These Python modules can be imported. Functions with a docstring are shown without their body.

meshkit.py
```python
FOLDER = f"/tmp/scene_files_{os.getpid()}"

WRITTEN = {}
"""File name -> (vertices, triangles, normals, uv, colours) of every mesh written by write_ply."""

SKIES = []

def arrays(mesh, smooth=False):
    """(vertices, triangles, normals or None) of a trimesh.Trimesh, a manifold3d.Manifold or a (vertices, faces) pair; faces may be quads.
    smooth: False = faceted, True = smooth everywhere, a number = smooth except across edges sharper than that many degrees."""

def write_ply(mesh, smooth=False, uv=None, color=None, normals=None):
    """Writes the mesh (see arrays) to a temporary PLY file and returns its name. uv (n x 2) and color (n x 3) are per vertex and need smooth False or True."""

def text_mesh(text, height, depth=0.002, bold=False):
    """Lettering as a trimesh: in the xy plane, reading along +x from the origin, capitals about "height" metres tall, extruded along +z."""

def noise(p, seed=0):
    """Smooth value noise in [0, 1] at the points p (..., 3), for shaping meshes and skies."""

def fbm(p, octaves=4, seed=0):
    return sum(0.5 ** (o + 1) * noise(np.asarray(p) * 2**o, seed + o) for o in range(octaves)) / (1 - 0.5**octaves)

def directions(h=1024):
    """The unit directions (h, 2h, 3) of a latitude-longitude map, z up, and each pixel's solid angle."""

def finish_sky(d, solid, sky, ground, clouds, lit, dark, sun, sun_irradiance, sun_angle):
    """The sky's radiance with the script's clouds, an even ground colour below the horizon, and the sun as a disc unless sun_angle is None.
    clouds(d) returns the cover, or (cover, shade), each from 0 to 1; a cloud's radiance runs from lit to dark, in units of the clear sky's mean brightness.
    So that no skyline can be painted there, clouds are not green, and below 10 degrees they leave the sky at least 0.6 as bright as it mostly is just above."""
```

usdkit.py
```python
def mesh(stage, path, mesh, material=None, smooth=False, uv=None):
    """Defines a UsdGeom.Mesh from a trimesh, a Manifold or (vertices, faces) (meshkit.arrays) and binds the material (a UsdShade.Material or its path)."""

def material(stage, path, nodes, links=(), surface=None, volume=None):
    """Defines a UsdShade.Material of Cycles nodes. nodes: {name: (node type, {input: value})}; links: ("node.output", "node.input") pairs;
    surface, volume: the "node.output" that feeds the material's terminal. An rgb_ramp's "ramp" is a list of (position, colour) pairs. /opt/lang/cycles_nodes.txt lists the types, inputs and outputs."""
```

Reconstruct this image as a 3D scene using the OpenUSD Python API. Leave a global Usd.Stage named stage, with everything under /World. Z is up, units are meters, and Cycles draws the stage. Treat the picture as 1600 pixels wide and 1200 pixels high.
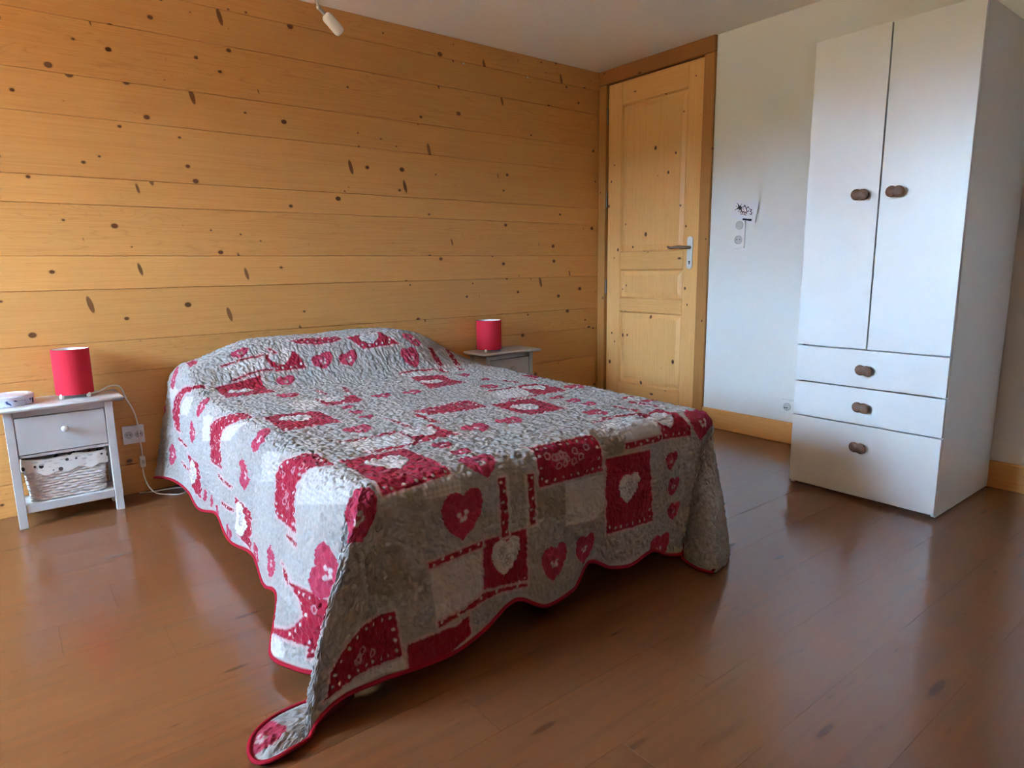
import math
import numpy as np
import trimesh
import usdkit
import meshkit
from pxr import Usd, UsdGeom, UsdLux, UsdShade, Sdf, Gf, Vt
from shapely.geometry import Polygon, Point
from shapely import affinity

stage = Usd.Stage.CreateInMemory()
UsdGeom.SetStageUpAxis(stage, UsdGeom.Tokens.z)
UsdGeom.SetStageMetersPerUnit(stage, 1.0)
UsdGeom.Xform.Define(stage, "/World")

# ------------------------------------------------------------------ camera, sky, exposure
CAM_F, CAM_P = 1016.782, np.array([-3.41195, -3.32161, 0.99855])
CAM_YAW, CAM_PITCH, CAM_ROLL = 0.665731, -0.177870, -0.014075
fwd = np.array([math.sin(CAM_YAW) * math.cos(CAM_PITCH), math.cos(CAM_YAW) * math.cos(CAM_PITCH), math.sin(CAM_PITCH)])
rgt = np.array([math.cos(CAM_YAW), -math.sin(CAM_YAW), 0.0])
upv = np.cross(rgt, fwd)
r2 = rgt * math.cos(CAM_ROLL) + upv * math.sin(CAM_ROLL)
u2 = -rgt * math.sin(CAM_ROLL) + upv * math.cos(CAM_ROLL)
camera = UsdGeom.Camera.Define(stage, "/World/camera")
camera.CreateHorizontalApertureAttr(36.0)
camera.CreateVerticalApertureAttr(27.0)
camera.CreateFocalLengthAttr(CAM_F / 1600 * 36.0)
camera.CreateClippingRangeAttr(Gf.Vec2f(0.05, 1000))
camera.AddTransformOp().Set(Gf.Matrix4d(*r2, 0, *u2, 0, *(-fwd), 0, *CAM_P, 1))
camera.CreateExposureAttr(4.18)

dome = UsdLux.DomeLight.Define(stage, "/World/sky")
dome.CreateIntensityAttr(1.0)
dome.CreateColorAttr(Gf.Vec3f(0.78, 1.27, 1.90))

sun = UsdLux.DistantLight.Define(stage, "/World/sun")
sun.CreateAngleAttr(0.53)
sun.CreateIntensityAttr(76000.0)
sun.CreateColorAttr(Gf.Vec3f(1.0, 0.93, 0.82))
sun_dir = np.array([0.36, -0.04, -0.93])                 # high sun: its patch stays on the floor by the window
sun_dir /= np.linalg.norm(sun_dir)
sz = -sun_dir
sx = np.cross([0, 1, 0], sz)
sx /= np.linalg.norm(sx)
sy_ = np.cross(sz, sx)
sun.AddTransformOp().Set(Gf.Matrix4d(*sx, 0, *sy_, 0, *sz, 0, 0, 0, 0, 1))

# ------------------------------------------------------------------ helpers
rng = np.random.default_rng(7)
used = {}


def numbered(path):
    n = used.get(path, 0)
    used[path] = n + 1
    return path if n == 0 else f"{path}_{n:03d}"


def tag(prim, label=None, cat=None, group=None, kind=None):
    for k, v in (("label", label), ("category", cat), ("group", group), ("kind", kind)):
        if v:
            prim.SetCustomDataByKey(k, v)
    return prim


def thing(name, label=None, cat=None, loc=(0, 0, 0), rotz=0.0, group=None, kind=None):
    x = UsdGeom.Xform.Define(stage, numbered("/World/" + name))
    if any(loc):
        x.AddTranslateOp().Set(Gf.Vec3d(*map(float, loc)))
    if rotz:
        x.AddRotateZOp().Set(float(rotz))
    return tag(x.GetPrim(), label, cat, group, kind)


def obj(name, mesh, mat, parent=None, smooth=30, label=None):
    base = (str(parent.GetPath()) if parent else "/World") + "/"
    m = usdkit.mesh(stage, numbered(base + name), mesh, mat, smooth=smooth)
    return tag(m.GetPrim(), label)


def box(x0, x1, y0, y1, z0, z1):
    m = trimesh.creation.box([x1 - x0, y1 - y0, z1 - z0])
    m.apply_translation([(x0 + x1) / 2, (y0 + y1) / 2, (z0 + z1) / 2])
    return m


def rbox(x0, x1, y0, y1, z0, z1, r=0.003, seg=2):
    """A box with rounded edges: the hull of eight small balls."""
    import manifold3d
    lo, hi = np.array([x0, y0, z0], float), np.array([x1, y1, z1], float)
    r = min(r, *((hi - lo) / 2 * 0.98))
    pts = []
    a = np.linspace(0, np.pi / 2, seg + 1)
    dirs = []
    for th in a:
        for ph in a:
            dirs.append([np.cos(th) * np.cos(ph), np.cos(th) * np.sin(ph), np.sin(th)])
    dirs = np.unique(np.round(np.array(dirs), 6), axis=0)
    for sx in (-1, 1):
        for sy in (-1, 1):
            for sz in (-1, 1):
                s = np.array([sx, sy, sz])
                c = np.where(s > 0, hi - r, lo + r)
                pts.append(c + dirs * s * r)
    h = trimesh.convex.convex_hull(np.vstack(pts))
    return h


def join(*ms):
    return trimesh.util.concatenate(list(ms))


def lathe(profile, sections=48):
    """Revolves (r, z) points about z."""
    p = np.asarray(profile, float)
    ang = np.linspace(0, 2 * np.pi, sections, endpoint=False)
    v = np.stack([p[:, 0][:, None] * np.cos(ang), p[:, 0][:, None] * np.sin(ang), np.broadcast_to(p[:, 1][:, None], (len(p), sections))], -1)
    i, j = np.meshgrid(np.arange(len(p) - 1), np.arange(sections), indexing="ij")
    k = (j + 1) % sections
    f = np.stack([i * sections + j, i * sections + k, (i + 1) * sections + k, (i + 1) * sections + j], -1).reshape(-1, 4)
    m = trimesh.Trimesh(v.reshape(-1, 3), np.vstack([f[:, [0, 1, 2]], f[:, [0, 2, 3]]]), process=False)
    m.merge_vertices()
    m.update_faces(m.nondegenerate_faces())
    return m


def tube(points, radius, sides=10, caps=True):
    p = np.asarray(points, float)
    t = np.gradient(p, axis=0)
    t /= np.linalg.norm(t, axis=1, keepdims=True) + 1e-12
    ref = np.array([0, 0, 1.0]) if abs(t[0][2]) < 0.9 else np.array([1.0, 0, 0])
    a = np.cross(t[0], ref)
    A = []
    for k in range(len(p)):
        a = a - t[k] * (a @ t[k])
        a /= np.linalg.norm(a) + 1e-12
        A.append(a)
    A = np.array(A)
    B = np.cross(t, A)
    ang = np.arange(sides) * 2 * np.pi / sides
    rad = np.broadcast_to(radius, (len(p),))[:, None, None]
    v = (p[:, None] + rad * (np.cos(ang)[None, :, None] * A[:, None] + np.sin(ang)[None, :, None] * B[:, None])).reshape(-1, 3)
    i, j = np.meshgrid(np.arange(len(p) - 1), np.arange(sides), indexing="ij")
    q = np.stack([i * sides + j, i * sides + (j + 1) % sides, (i + 1) * sides + (j + 1) % sides, (i + 1) * sides + j], -1).reshape(-1, 4)
    f = np.vstack([q[:, [0, 1, 2]], q[:, [0, 2, 3]]])
    if caps:
        n = len(v)
        v = np.vstack([v, p[0], p[-1]])
        e = (len(p) - 1) * sides
        c0 = [[n, (k + 1) % sides, k] for k in range(sides)]
        c1 = [[n + 1, e + k, e + (k + 1) % sides] for k in range(sides)]
        f = np.vstack([f, c0, c1])
    return trimesh.Trimesh(v, f, process=False)


def spline(pts, n=60):
    from scipy.interpolate import CubicSpline
    pts = np.asarray(pts, float)
    s = np.r_[0, np.cumsum(np.linalg.norm(np.diff(pts, axis=0), axis=1))]
    return CubicSpline(s, pts)(np.linspace(0, s[-1], n))


def turned(mesh, axis, angle, at=(0, 0, 0)):
    m = mesh.copy()
    m.apply_transform(trimesh.transformations.rotation_matrix(angle, axis, at))
    return m


def moved(mesh, *d):
    m = mesh.copy()
    m.apply_translation(d)
    return m


# ------------------------------------------------------------------ materials
L = "/World/Looks/"


def plain(name, color, rough=0.5, spec=0.5, bump=0.0, bscale=200.0, vary=0.0, vscale=3.0, **kw):
    nodes = {"p": ("principled_bsdf", {"base_color": color, "roughness": rough, "specular_ior_level": spec, **kw}), "g": ("geometry", {})}
    links = []
    if vary:
        nodes["n"] = ("noise_texture", {"scale": vscale, "detail": 4.0})
        c = np.array(color)
        nodes["r"] = ("rgb_ramp", {"ramp": [(0.25, tuple(c * (1 - vary))), (0.75, tuple(np.minimum(c * (1 + vary), 1)))]})
        links += [("g.position", "n.vector"), ("n.fac", "r.fac"), ("r.color", "p.base_color")]
    if bump:
        nodes["bn"] = ("noise_texture", {"scale": bscale, "detail": 3.0})
        nodes["b"] = ("bump", {"strength": bump, "distance": 0.002})
        links += [("g.position", "bn.vector"), ("bn.fac", "b.height"), ("b.normal", "p.normal")]
    return usdkit.material(stage, L + name, nodes, links, surface="p.BSDF")


def pine(name, base, grain_axis="x", tone=1.0, seed=0.0, knots=1.0, rings=0.12, rough=0.42, dark=(0.125, 0.042, 0.014), spikes=True):
    """Varnished spruce boards: long grain, ring bands, round knots with a halo and a few upright spike knots."""
    base = np.array(base) * tone
    late = base * np.array([0.86, 0.72, 0.55])
    pale = np.minimum(base * np.array([1.10, 1.13, 1.22]), 1)
    if grain_axis == "x":
        sc_g, sc_w, sc_k, sc_s = (1.1, 6, 60), (0.55, 3, 9.0), (7.0, 1.0, 9.0), (3.4, 1.0, 4.6)
    elif grain_axis == "y":
        sc_g, sc_w, sc_k, sc_s = (6, 1.1, 60), (3, 0.55, 9.0), (1.0, 5.2, 11.0), (1.0, 3.1, 4.3)
    else:
        sc_g, sc_w, sc_k, sc_s = (6, 60, 1.1), (3, 9, 0.55), (1.0, 11.0, 8.5), (1.0, 4.3, 3.1)
    off = (seed * 3.17, seed * 1.31, seed * 2.73)
    AX = ("x", "z") if grain_axis == "x" else ("y", "z")
    N = {
        "g": ("geometry", {}),
        "mg": ("mapping", {"scale": sc_g, "location": off}),
        "ng": ("noise_texture", {"scale": 3.0, "detail": 5.0, "roughness": 0.6, "distortion": 0.3}),
        "rg": ("rgb_ramp", {"ramp": [(0.28, tuple(late * 0.5 + base * 0.5)), (0.5, tuple(base)), (0.74, tuple(pale * 0.6 + base * 0.4))]}),
        "mw": ("mapping", {"scale": sc_w, "location": off}),
        "nw": ("noise_texture", {"scale": 2.0, "detail": 2.0, "distortion": 0.6}),
        # ring contours: a few thin dark growth lines where the broad noise crosses set values
        "m1": ("math", {"math_type": "multiply", "value2": 13.0}),
        "m2": ("math", {"math_type": "pingpong", "value2": 0.5}),
        "rr": ("rgb_ramp", {"ramp": [(0.0, (1, 1, 1)), (0.045, (0.55, 0.55, 0.55)), (0.13, (0, 0, 0))]}),
        "mx1": ("mix", {"mix_type": "mix", "color2": tuple(late * 0.72)}),
        "mf": ("math", {"math_type": "multiply", "value2": rings}),
        # round knots
        "mk": ("mapping", {"scale": sc_k, "location": off}),
        "kx": ("separate_xyz", {}), "kc": ("combine_xyz", {}),
        "vk": ("voronoi_texture", {"dimensions": "2D", "scale": 1.0, "randomness": 1.0, "feature": "f1"}),
        "sk": ("separate_color", {}),
        "kr": ("map_range", {"from_min": 0.58, "from_max": 1.0, "to_min": -0.02, "to_max": 0.105 * knots, "clamp": True}),
        "kd": ("math", {"math_type": "subtract"}),
        "rk": ("rgb_ramp", {"ramp": [(0.0, (0.95, 0.95, 0.95)), (0.46, (0.95, 0.95, 0.95)), (0.54, (0.28, 0.28, 0.28)), (0.80, (0, 0, 0))]}),
        "ks": ("math", {"math_type": "multiply_add", "value2": 7.0, "value3": 0.5}),
        "mx2": ("mix", {"mix_type": "mix", "color2": dark}),
        "p": ("principled_bsdf", {"roughness": rough, "specular_ior_level": 0.35}),
        "bp": ("bump", {"strength": 0.05, "distance": 0.001}),
    }
    K = [("g.position", "mg.vector"), ("mg.vector", "ng.vector"), ("ng.fac", "rg.fac"),
         ("g.position", "mw.vector"), ("mw.vector", "nw.vector"), ("nw.fac", "m1.value1"), ("m1.value", "m2.value1"), ("m2.value", "rr.fac"),
         ("rr.color", "mf.value1"), ("mf.value", "mx1.fac"), ("rg.color", "mx1.color1"),
         ("g.position", "mk.vector"), ("mk.vector", "kx.vector"), ("kx." + AX[0], "kc.x"), ("kx." + AX[1], "kc.y"), ("kc.vector", "vk.vector"), ("vk.color", "sk.color"), ("sk.r", "kr.value"),
         ("vk.distance", "kd.value1"), ("kr.result", "kd.value2"), ("kd.value", "ks.value1"), ("ks.value", "rk.fac"),
         ("rk.color", "mx2.fac"), ("mx1.color", "mx2.color1"), ("ng.fac", "bp.height"), ("bp.normal", "p.normal")]
    last = "mx2.color"
    if spikes:
        N.update({
            "ms": ("mapping", {"scale": sc_s, "location": tuple(np.array(off) + 5.3)}),
            "sx": ("separate_xyz", {}), "sc": ("combine_xyz", {}),
            "vs": ("voronoi_texture", {"dimensions": "2D", "scale": 1.0, "randomness": 1.0, "feature": "f1"}),
            "ss": ("separate_color", {}),
            "dv": ("vector_math", {"math_type": "subtract"}),
            "da": ("separate_xyz", {}),
            "ax": ("math", {"math_type": "absolute"}), "az": ("math", {"math_type": "absolute"}),
            "tap": ("math", {"math_type": "multiply_add", "value2": 0.16}),
            "sum": ("vector_math", {"math_type": "length"}), "cmb": ("combine_xyz", {}),
            "mxs": ("math", {"math_type": "multiply", "value2": 12.0}),
            "msz": ("math", {"math_type": "multiply", "value2": 2.6}),
            "pick": ("map_range", {"from_min": 0.60, "from_max": 0.95, "to_min": -0.2, "to_max": 0.42, "clamp": True}),
            "sd": ("math", {"math_type": "subtract"}),
            "sr": ("math", {"math_type": "multiply_add", "value2": 4.0, "value3": 0.5}),
            "rs": ("rgb_ramp", {"ramp": [(0.0, (0.85, 0.85, 0.85)), (0.40, (0.8, 0.8, 0.8)), (0.60, (0.18, 0.18, 0.18)), (0.9, (0, 0, 0))]}),
            "mx3": ("mix", {"mix_type": "mix", "color2": tuple(np.array(dark) * 1.15)}),
        })
        K += [("g.position", "ms.vector"), ("ms.vector", "sx.vector"), ("sx." + AX[0], "sc.x"), ("sx." + AX[1], "sc.y"), ("sc.vector", "vs.vector"), ("vs.color", "ss.color"),
              ("sc.vector", "dv.vector1"), ("vs.position", "dv.vector2"), ("dv.vector", "da.vector")]
        a, b = ("da.y", "da.x") if grain_axis == "z" else ("da.x", "da.y")
        K += [(b, "tap.value1"), (a, "tap.value3"), ("tap.value", "ax.value1"), (b, "az.value1"), ("ax.value", "mxs.value1"), ("az.value", "msz.value1"),
              ("mxs.value", "cmb.x"), ("msz.value", "cmb.y"), ("cmb.vector", "sum.vector1"), ("ss.g", "pick.value"),
              ("sum.value", "sd.value1"), ("pick.result", "sd.value2"), ("sd.value", "sr.value1"), ("sr.value", "rs.fac"),
              ("rs.color", "mx3.fac"), ("mx2.color", "mx3.color1")]
        last = "mx3.color"
    K.append((last, "p.base_color"))
    return usdkit.material(stage, L + name, N, K, surface="p.BSDF")


PINE = (0.71, 0.345, 0.102)
M = {}
tones = [1.0, 0.92, 1.06, 0.96, 1.03, 0.88]
for i, t in enumerate(tones):
    M[f"plank{i}"] = pine(f"wall_pine_{i}", PINE, "x", t, seed=1.7 * i + 0.4, rings=(0.10, 0.38, 0.12, 0.08, 0.30, 0.12)[i])
M["front_pine"] = pine("pale_pine_cladding", (0.66, 0.36, 0.15), "x", 1.0, seed=8.8)
M["frame_z"] = pine("frame_pine_upright", np.array(PINE) * (0.66, 0.60, 0.55), "z", 1.0, seed=9.1, knots=0.7, spikes=False)
M["frame_y"] = pine("frame_pine_level", np.array(PINE) * (0.50, 0.42, 0.36), "y", 1.0, seed=4.2, knots=0.7, spikes=False)
M["door_z"] = pine("door_pine_upright", np.array(PINE) * (1.16, 1.26, 1.45), "z", 1.0, seed=2.9, knots=1.1, spikes=False)
M["door_y"] = pine("door_pine_level", np.array(PINE) * (1.12, 1.19, 1.32), "y", 1.0, seed=6.6, knots=0.9, spikes=False)
M["base_y"] = pine("baseboard_pine", np.array(PINE) * (1.1, 1.12, 1.15), "y", 1.0, seed=3.3, knots=0.8, spikes=False)
M["plaster"] = plain("white_plaster", (0.80, 0.78, 0.74), 0.85, 0.2, bump=0.05, bscale=60)
M["ceiling"] = plain("ceiling_paint", (0.91, 0.87, 0.81), 0.9, 0.2)
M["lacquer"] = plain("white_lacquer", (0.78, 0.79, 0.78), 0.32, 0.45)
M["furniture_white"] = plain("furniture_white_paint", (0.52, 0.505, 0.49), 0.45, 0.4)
M["dark_gap"] = plain("dark_gap", (0.02, 0.018, 0.016), 0.9, 0.1)
M["knob"] = plain("walnut_knob", (0.19, 0.095, 0.058), 0.42, 0.5, vary=0.25, vscale=90)
M["steel"] = plain("brushed_steel", (0.62, 0.61, 0.58), 0.32, metallic=1.0)
M["plate"] = plain("pale_handle_plate", (0.72, 0.71, 0.68), 0.35, 0.5)
M["bronze"] = plain("bronze_lever", (0.25, 0.20, 0.16), 0.35, metallic=0.8)
M["plastic"] = plain("white_plastic", (0.80, 0.79, 0.76), 0.35, 0.5)
M["black"] = plain("black_ink", (0.02, 0.02, 0.022), 0.7, 0.2)
M["plum"] = plain("plum_ink", (0.13, 0.05, 0.07), 0.8, 0.2)
M["paper"] = plain("card_paper", (0.78, 0.76, 0.80), 0.7, 0.2)
M["red_shade"] = plain("red_lampshade_fabric", (0.62, 0.022, 0.045), 0.8, 0.2, bump=0.1, bscale=900)
M["shade_inside"] = plain("lampshade_lining", (0.85, 0.82, 0.80), 0.8, 0.2)
M["opal"] = plain("opal_glass", (0.85, 0.83, 0.79), 0.22, 0.5)
M["hem"] = plain("red_binding", (0.34, 0.012, 0.03), 0.85, 0.1)
M["lining"] = plain("dark_red_lining", (0.14, 0.025, 0.03), 0.95, 0.1)
M["mattress"] = plain("mattress_ticking", (0.6, 0.57, 0.52), 0.9, 0.1)
M["bed_wood"] = plain("bed_frame_wood", (0.30, 0.17, 0.08), 0.6, 0.3)
M["added_ground"] = plain("bounce_gravel", (0.150, 0.113, 0.078), 1.0, 0.1, vary=0.3, vscale=0.3)  # unseen ground outside, colour picked for its warm bounce into the room
M["added_forest"] = plain("added_forest_slope", (0.025, 0.04, 0.02), 1.0, 0.1, vary=0.4, vscale=0.15)  # unseen slope, added to block sky light near the horizon


def glass_material():
    return usdkit.material(stage, L + "window_glass", {"t": ("transparent_bsdf", {"color": (0.96, 0.98, 0.97)}), "g": ("glossy_bsdf", {"roughness": 0.02, "color": (1, 1, 1)}),
                           "f": ("fresnel", {"IOR": 1.45}), "geo": ("geometry", {}), "inv": ("math", {"math_type": "subtract", "value1": 1.0}), "mul": ("math", {"math_type": "multiply"}), "m": ("mix_closure", {})},
                          [("geo.backfacing", "inv.value2"), ("f.fac", "mul.value1"), ("inv.value", "mul.value2"), ("mul.value", "m.fac"), ("t.BSDF", "m.closure1"), ("g.BSDF", "m.closure2")], surface="m.closure")


M["glass"] = glass_material()


def laminate(name, tone, seed):
    b = np.array((0.20, 0.077, 0.030)) * tone
    N = {"g": ("geometry", {}), "m": ("mapping", {"scale": (1.0, 14.0, 1.0), "location": (seed * 2.3, seed * 5.1, 0)}),
         "n": ("noise_texture", {"scale": 2.4, "detail": 6.0, "roughness": 0.62, "distortion": 0.4}),
         "r": ("rgb_ramp", {"ramp": [(0.25, tuple(b * 0.68)), (0.45, tuple(b * 0.94)), (0.62, tuple(b * 1.06)), (0.8, tuple(b * 1.25))]}),
         "mk": ("mapping", {"scale": (2.4, 11.0, 1.0), "location": (seed * 1.7, seed * 3.9, 0)}),
         "vk": ("voronoi_texture", {"dimensions": "2D", "scale": 1.0, "randomness": 1.0}), "sk": ("separate_color", {}),
         "kr": ("map_range", {"from_min": 0.80, "from_max": 1.0, "to_min": 0.0, "to_max": 0.10, "clamp": True}),
         "kd": ("math", {"math_type": "subtract"}), "ks": ("math", {"math_type": "multiply_add", "value2": 5.0, "value3": 0.5}),
         "rk": ("rgb_ramp", {"ramp": [(0.0, (0.7, 0.7, 0.7)), (0.45, (0.6, 0.6, 0.6)), (0.6, (0.15, 0.15, 0.15)), (0.85, (0, 0, 0))]}),
         "mx": ("mix", {"mix_type": "mix", "color2": tuple(b * 0.28)}),
         "rr": ("rgb_ramp", {"ramp": [(0.2, (0.22, 0.22, 0.22)), (0.8, (0.15, 0.15, 0.15))]}),
         "b": ("bump", {"strength": 0.06, "distance": 0.001}),
         "p": ("principled_bsdf", {"roughness": 0.2, "specular_ior_level": 1.0})}
    K = [("g.position", "m.vector"), ("m.vector", "n.vector"), ("n.fac", "r.fac"), ("g.position", "mk.vector"), ("mk.vector", "vk.vector"), ("vk.color", "sk.color"),
         ("sk.r", "kr.value"), ("vk.distance", "kd.value1"), ("kr.result", "kd.value2"), ("kd.value", "ks.value1"), ("ks.value", "rk.fac"),
         ("rk.color", "mx.fac"), ("r.color", "mx.color1"), ("mx.color", "p.base_color"), ("n.fac", "rr.fac"), ("rr.color", "p.roughness"),
         ("n.fac", "b.height"), ("b.normal", "p.normal")]
    return usdkit.material(stage, L + name, N, K, surface="p.BSDF")


for i, t in enumerate((1.0, 0.97, 1.03)):
    M[f"lam{i}"] = laminate(f"floor_laminate_{i}", t, 1.0 + 2.1 * i)

# ------------------------------------------------------------------ the room
CEIL = 2.284
XL, YF = -5.9, -6.0          # left wall and the wall behind the camera
fl = thing("floor", "brown wood-grain laminate floor with a satin sheen", kind="structure")
y, row = 0.0, 0
while y > YF:
    y1 = max(y - 0.192, YF)
    x = XL - rng.uniform(0, 1.2)
    k = 0
    while x < 0:
        x1 = x + 1.285
        a, b = max(x, XL), min(x1, 0.12)
        if b > a + 0.01:
            g = 0.00015
            obj("plank", rbox(a + g, b - g, y1 + g, y - g, -0.009, 0.0, 0.0003, 1), M[f"lam{int(rng.integers(3))}"], fl, smooth=False)
        x = x1
    y, row = y1, row + 1
obj("underlay", box(XL - 0.1, 0.12, YF - 0.1, 0.12, -0.05, -0.009), M["dark_gap"], fl, smooth=False)

wb = thing("wall_back", "wall of horizontal varnished pine boards with dark knots", kind="structure")
SEAMS = [0.0, 0.14, 0.355, 0.562, 0.703, 0.928, 1.069, 1.281, 1.392, 1.632, 1.793, 2.012, 2.165, CEIL]
pick = [0, 3, 5, 1, 3, 2, 4, 2, 0, 3, 1, 5, 1]
for i in range(len(SEAMS) - 1):
    z0, z1 = SEAMS[i] + 0.0002, SEAMS[i + 1] - 0.0002
    # a board with eased edges, its lower edge standing a little proud
    p = 0.0008 * ((i * 7) % 3)
    prof = Polygon([(0.02, z0), (-0.0012 - p, z0), (-0.0032 - p, z0 + 0.002), (-0.0022, z1 - 0.0025), (-0.0002, z1), (0.02, z1)])
    m = trimesh.creation.extrude_polygon(prof, -XL, engine="earcut")       # (y, z) profile extruded along z
    v = m.vertices.copy()
    m.vertices = np.stack([v[:, 2] + XL, v[:, 0], v[:, 1]], 1)
    m.fix_normals()
    obj("plank", m, M[f"plank{pick[i]}"], wb, smooth=False)
obj("backing", box(XL - 0.1, 0.12, 0.02, 0.12, 0, CEIL + 0.1), M["dark_gap"], wb, smooth=False)

DY0, DY1, DZ = -0.078, -0.845, 2.195       # door opening in the right wall
wr = obj("wall_right", join(box(0.0, 0.12, YF - 0.1, DY1, -0.05, CEIL + 0.1), box(0.07, 0.12, DY1, 0.02, -0.05, CEIL + 0.1)), M["plaster"], smooth=False)
tag(wr, "white plaster wall behind the wardrobe", kind="structure")
cl = obj("ceiling", box(XL - 0.1, 0.12, YF - 0.1, 0.12, CEIL, CEIL + 0.1), M["ceiling"], smooth=False)
tag(cl, "plain off-white ceiling", kind="structure")
wf = obj("wall_front", box(XL - 0.1, 0.12, YF - 0.1, YF, -0.05, CEIL + 0.1), M["front_pine"], smooth=False)
tag(wf, "pine-clad wall opposite the bed's head", kind="structure")
WY0, WY1, WZ0, WZ1 = -1.66, -0.32, 1.10, 2.17       # window opening in the left wall
wl = obj("wall_left", join(box(XL - 0.14, XL, YF - 0.1, WY0, -0.05, CEIL + 0.1), box(XL - 0.14, XL, WY1, 0.12, -0.05, CEIL + 0.1),
                           box(XL - 0.14, XL, WY0, WY1, -0.05, WZ0), box(XL - 0.14, XL, WY0, WY1, WZ1, CEIL + 0.1)), M["plaster"], smooth=False)
tag(wl, "plain white wall with a wide window", kind="structure")
wn = thing("window_1", "wide two-light window in the white wall", kind="structure")
fx0, fx1 = XL - 0.10, XL - 0.05
for a, b, c, d in ((WY0, WY1, WZ0, WZ0 + 0.05), (WY0, WY1, WZ1 - 0.05, WZ1), (WY0, WY0 + 0.05, WZ0, WZ1), (WY1 - 0.05, WY1, WZ0, WZ1), ((WY0 + WY1) / 2 - 0.035, (WY0 + WY1) / 2 + 0.035, WZ0, WZ1)):
    obj("frame_bar", rbox(fx0, fx1, a, b, c, d, 0.004, 1), M["base_y"], wn, smooth=False)
ym = (WY0 + WY1) / 2
for a, b in ((WY0 + 0.05, ym - 0.035), (ym + 0.035, WY1 - 0.05)):
    obj("pane", box(fx0 + 0.022, fx0 + 0.026, a, b, WZ0 + 0.05, WZ1 - 0.05), M["glass"], wn, smooth=False)
# unseen land outside: ground added for warm bounce, slope added to hide low sky
obj_g = obj("added_gravel_yard", box(-90, -6.2, -70, 70, -4.2, -4.0), M["added_ground"], smooth=False)
tag(obj_g, "unseen ground added below the window for warm bounce", "added_yard", kind="structure")
sy = np.linspace(-150, 150, 61)
hx = np.linspace(0, 1, 13)
GY, GX = np.meshgrid(sy, hx, indexing="ij")
ridge = 10.6 + 1.6 * meshkit.fbm(np.stack([sy * 0.03, sy * 0, sy * 0], -1), 4, 3)
hv = np.stack([-52 - 40 * GX, GY, -4 + ridge[:, None] * np.sin(GX * np.pi / 2) ** 0.9], -1)
nr, nc = GY.shape
ii, jj = np.meshgrid(np.arange(nr - 1), np.arange(nc - 1), indexing="ij")
q = np.stack([ii * nc + jj, ii * nc + jj + 1, (ii + 1) * nc + jj + 1, (ii + 1) * nc + jj], -1).reshape(-1, 4)
hs = obj("added_hillside", (hv.reshape(-1, 3), q), M["added_forest"], smooth=True)
tag(hs, "unseen dark slope added to hide the lowest sky", "added_hillside", kind="structure")

# door frame boards, door, skirting
def board(name, mesh, mat, label):
    return tag(obj(name, mesh, mat, smooth=False), label, kind="structure")


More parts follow.
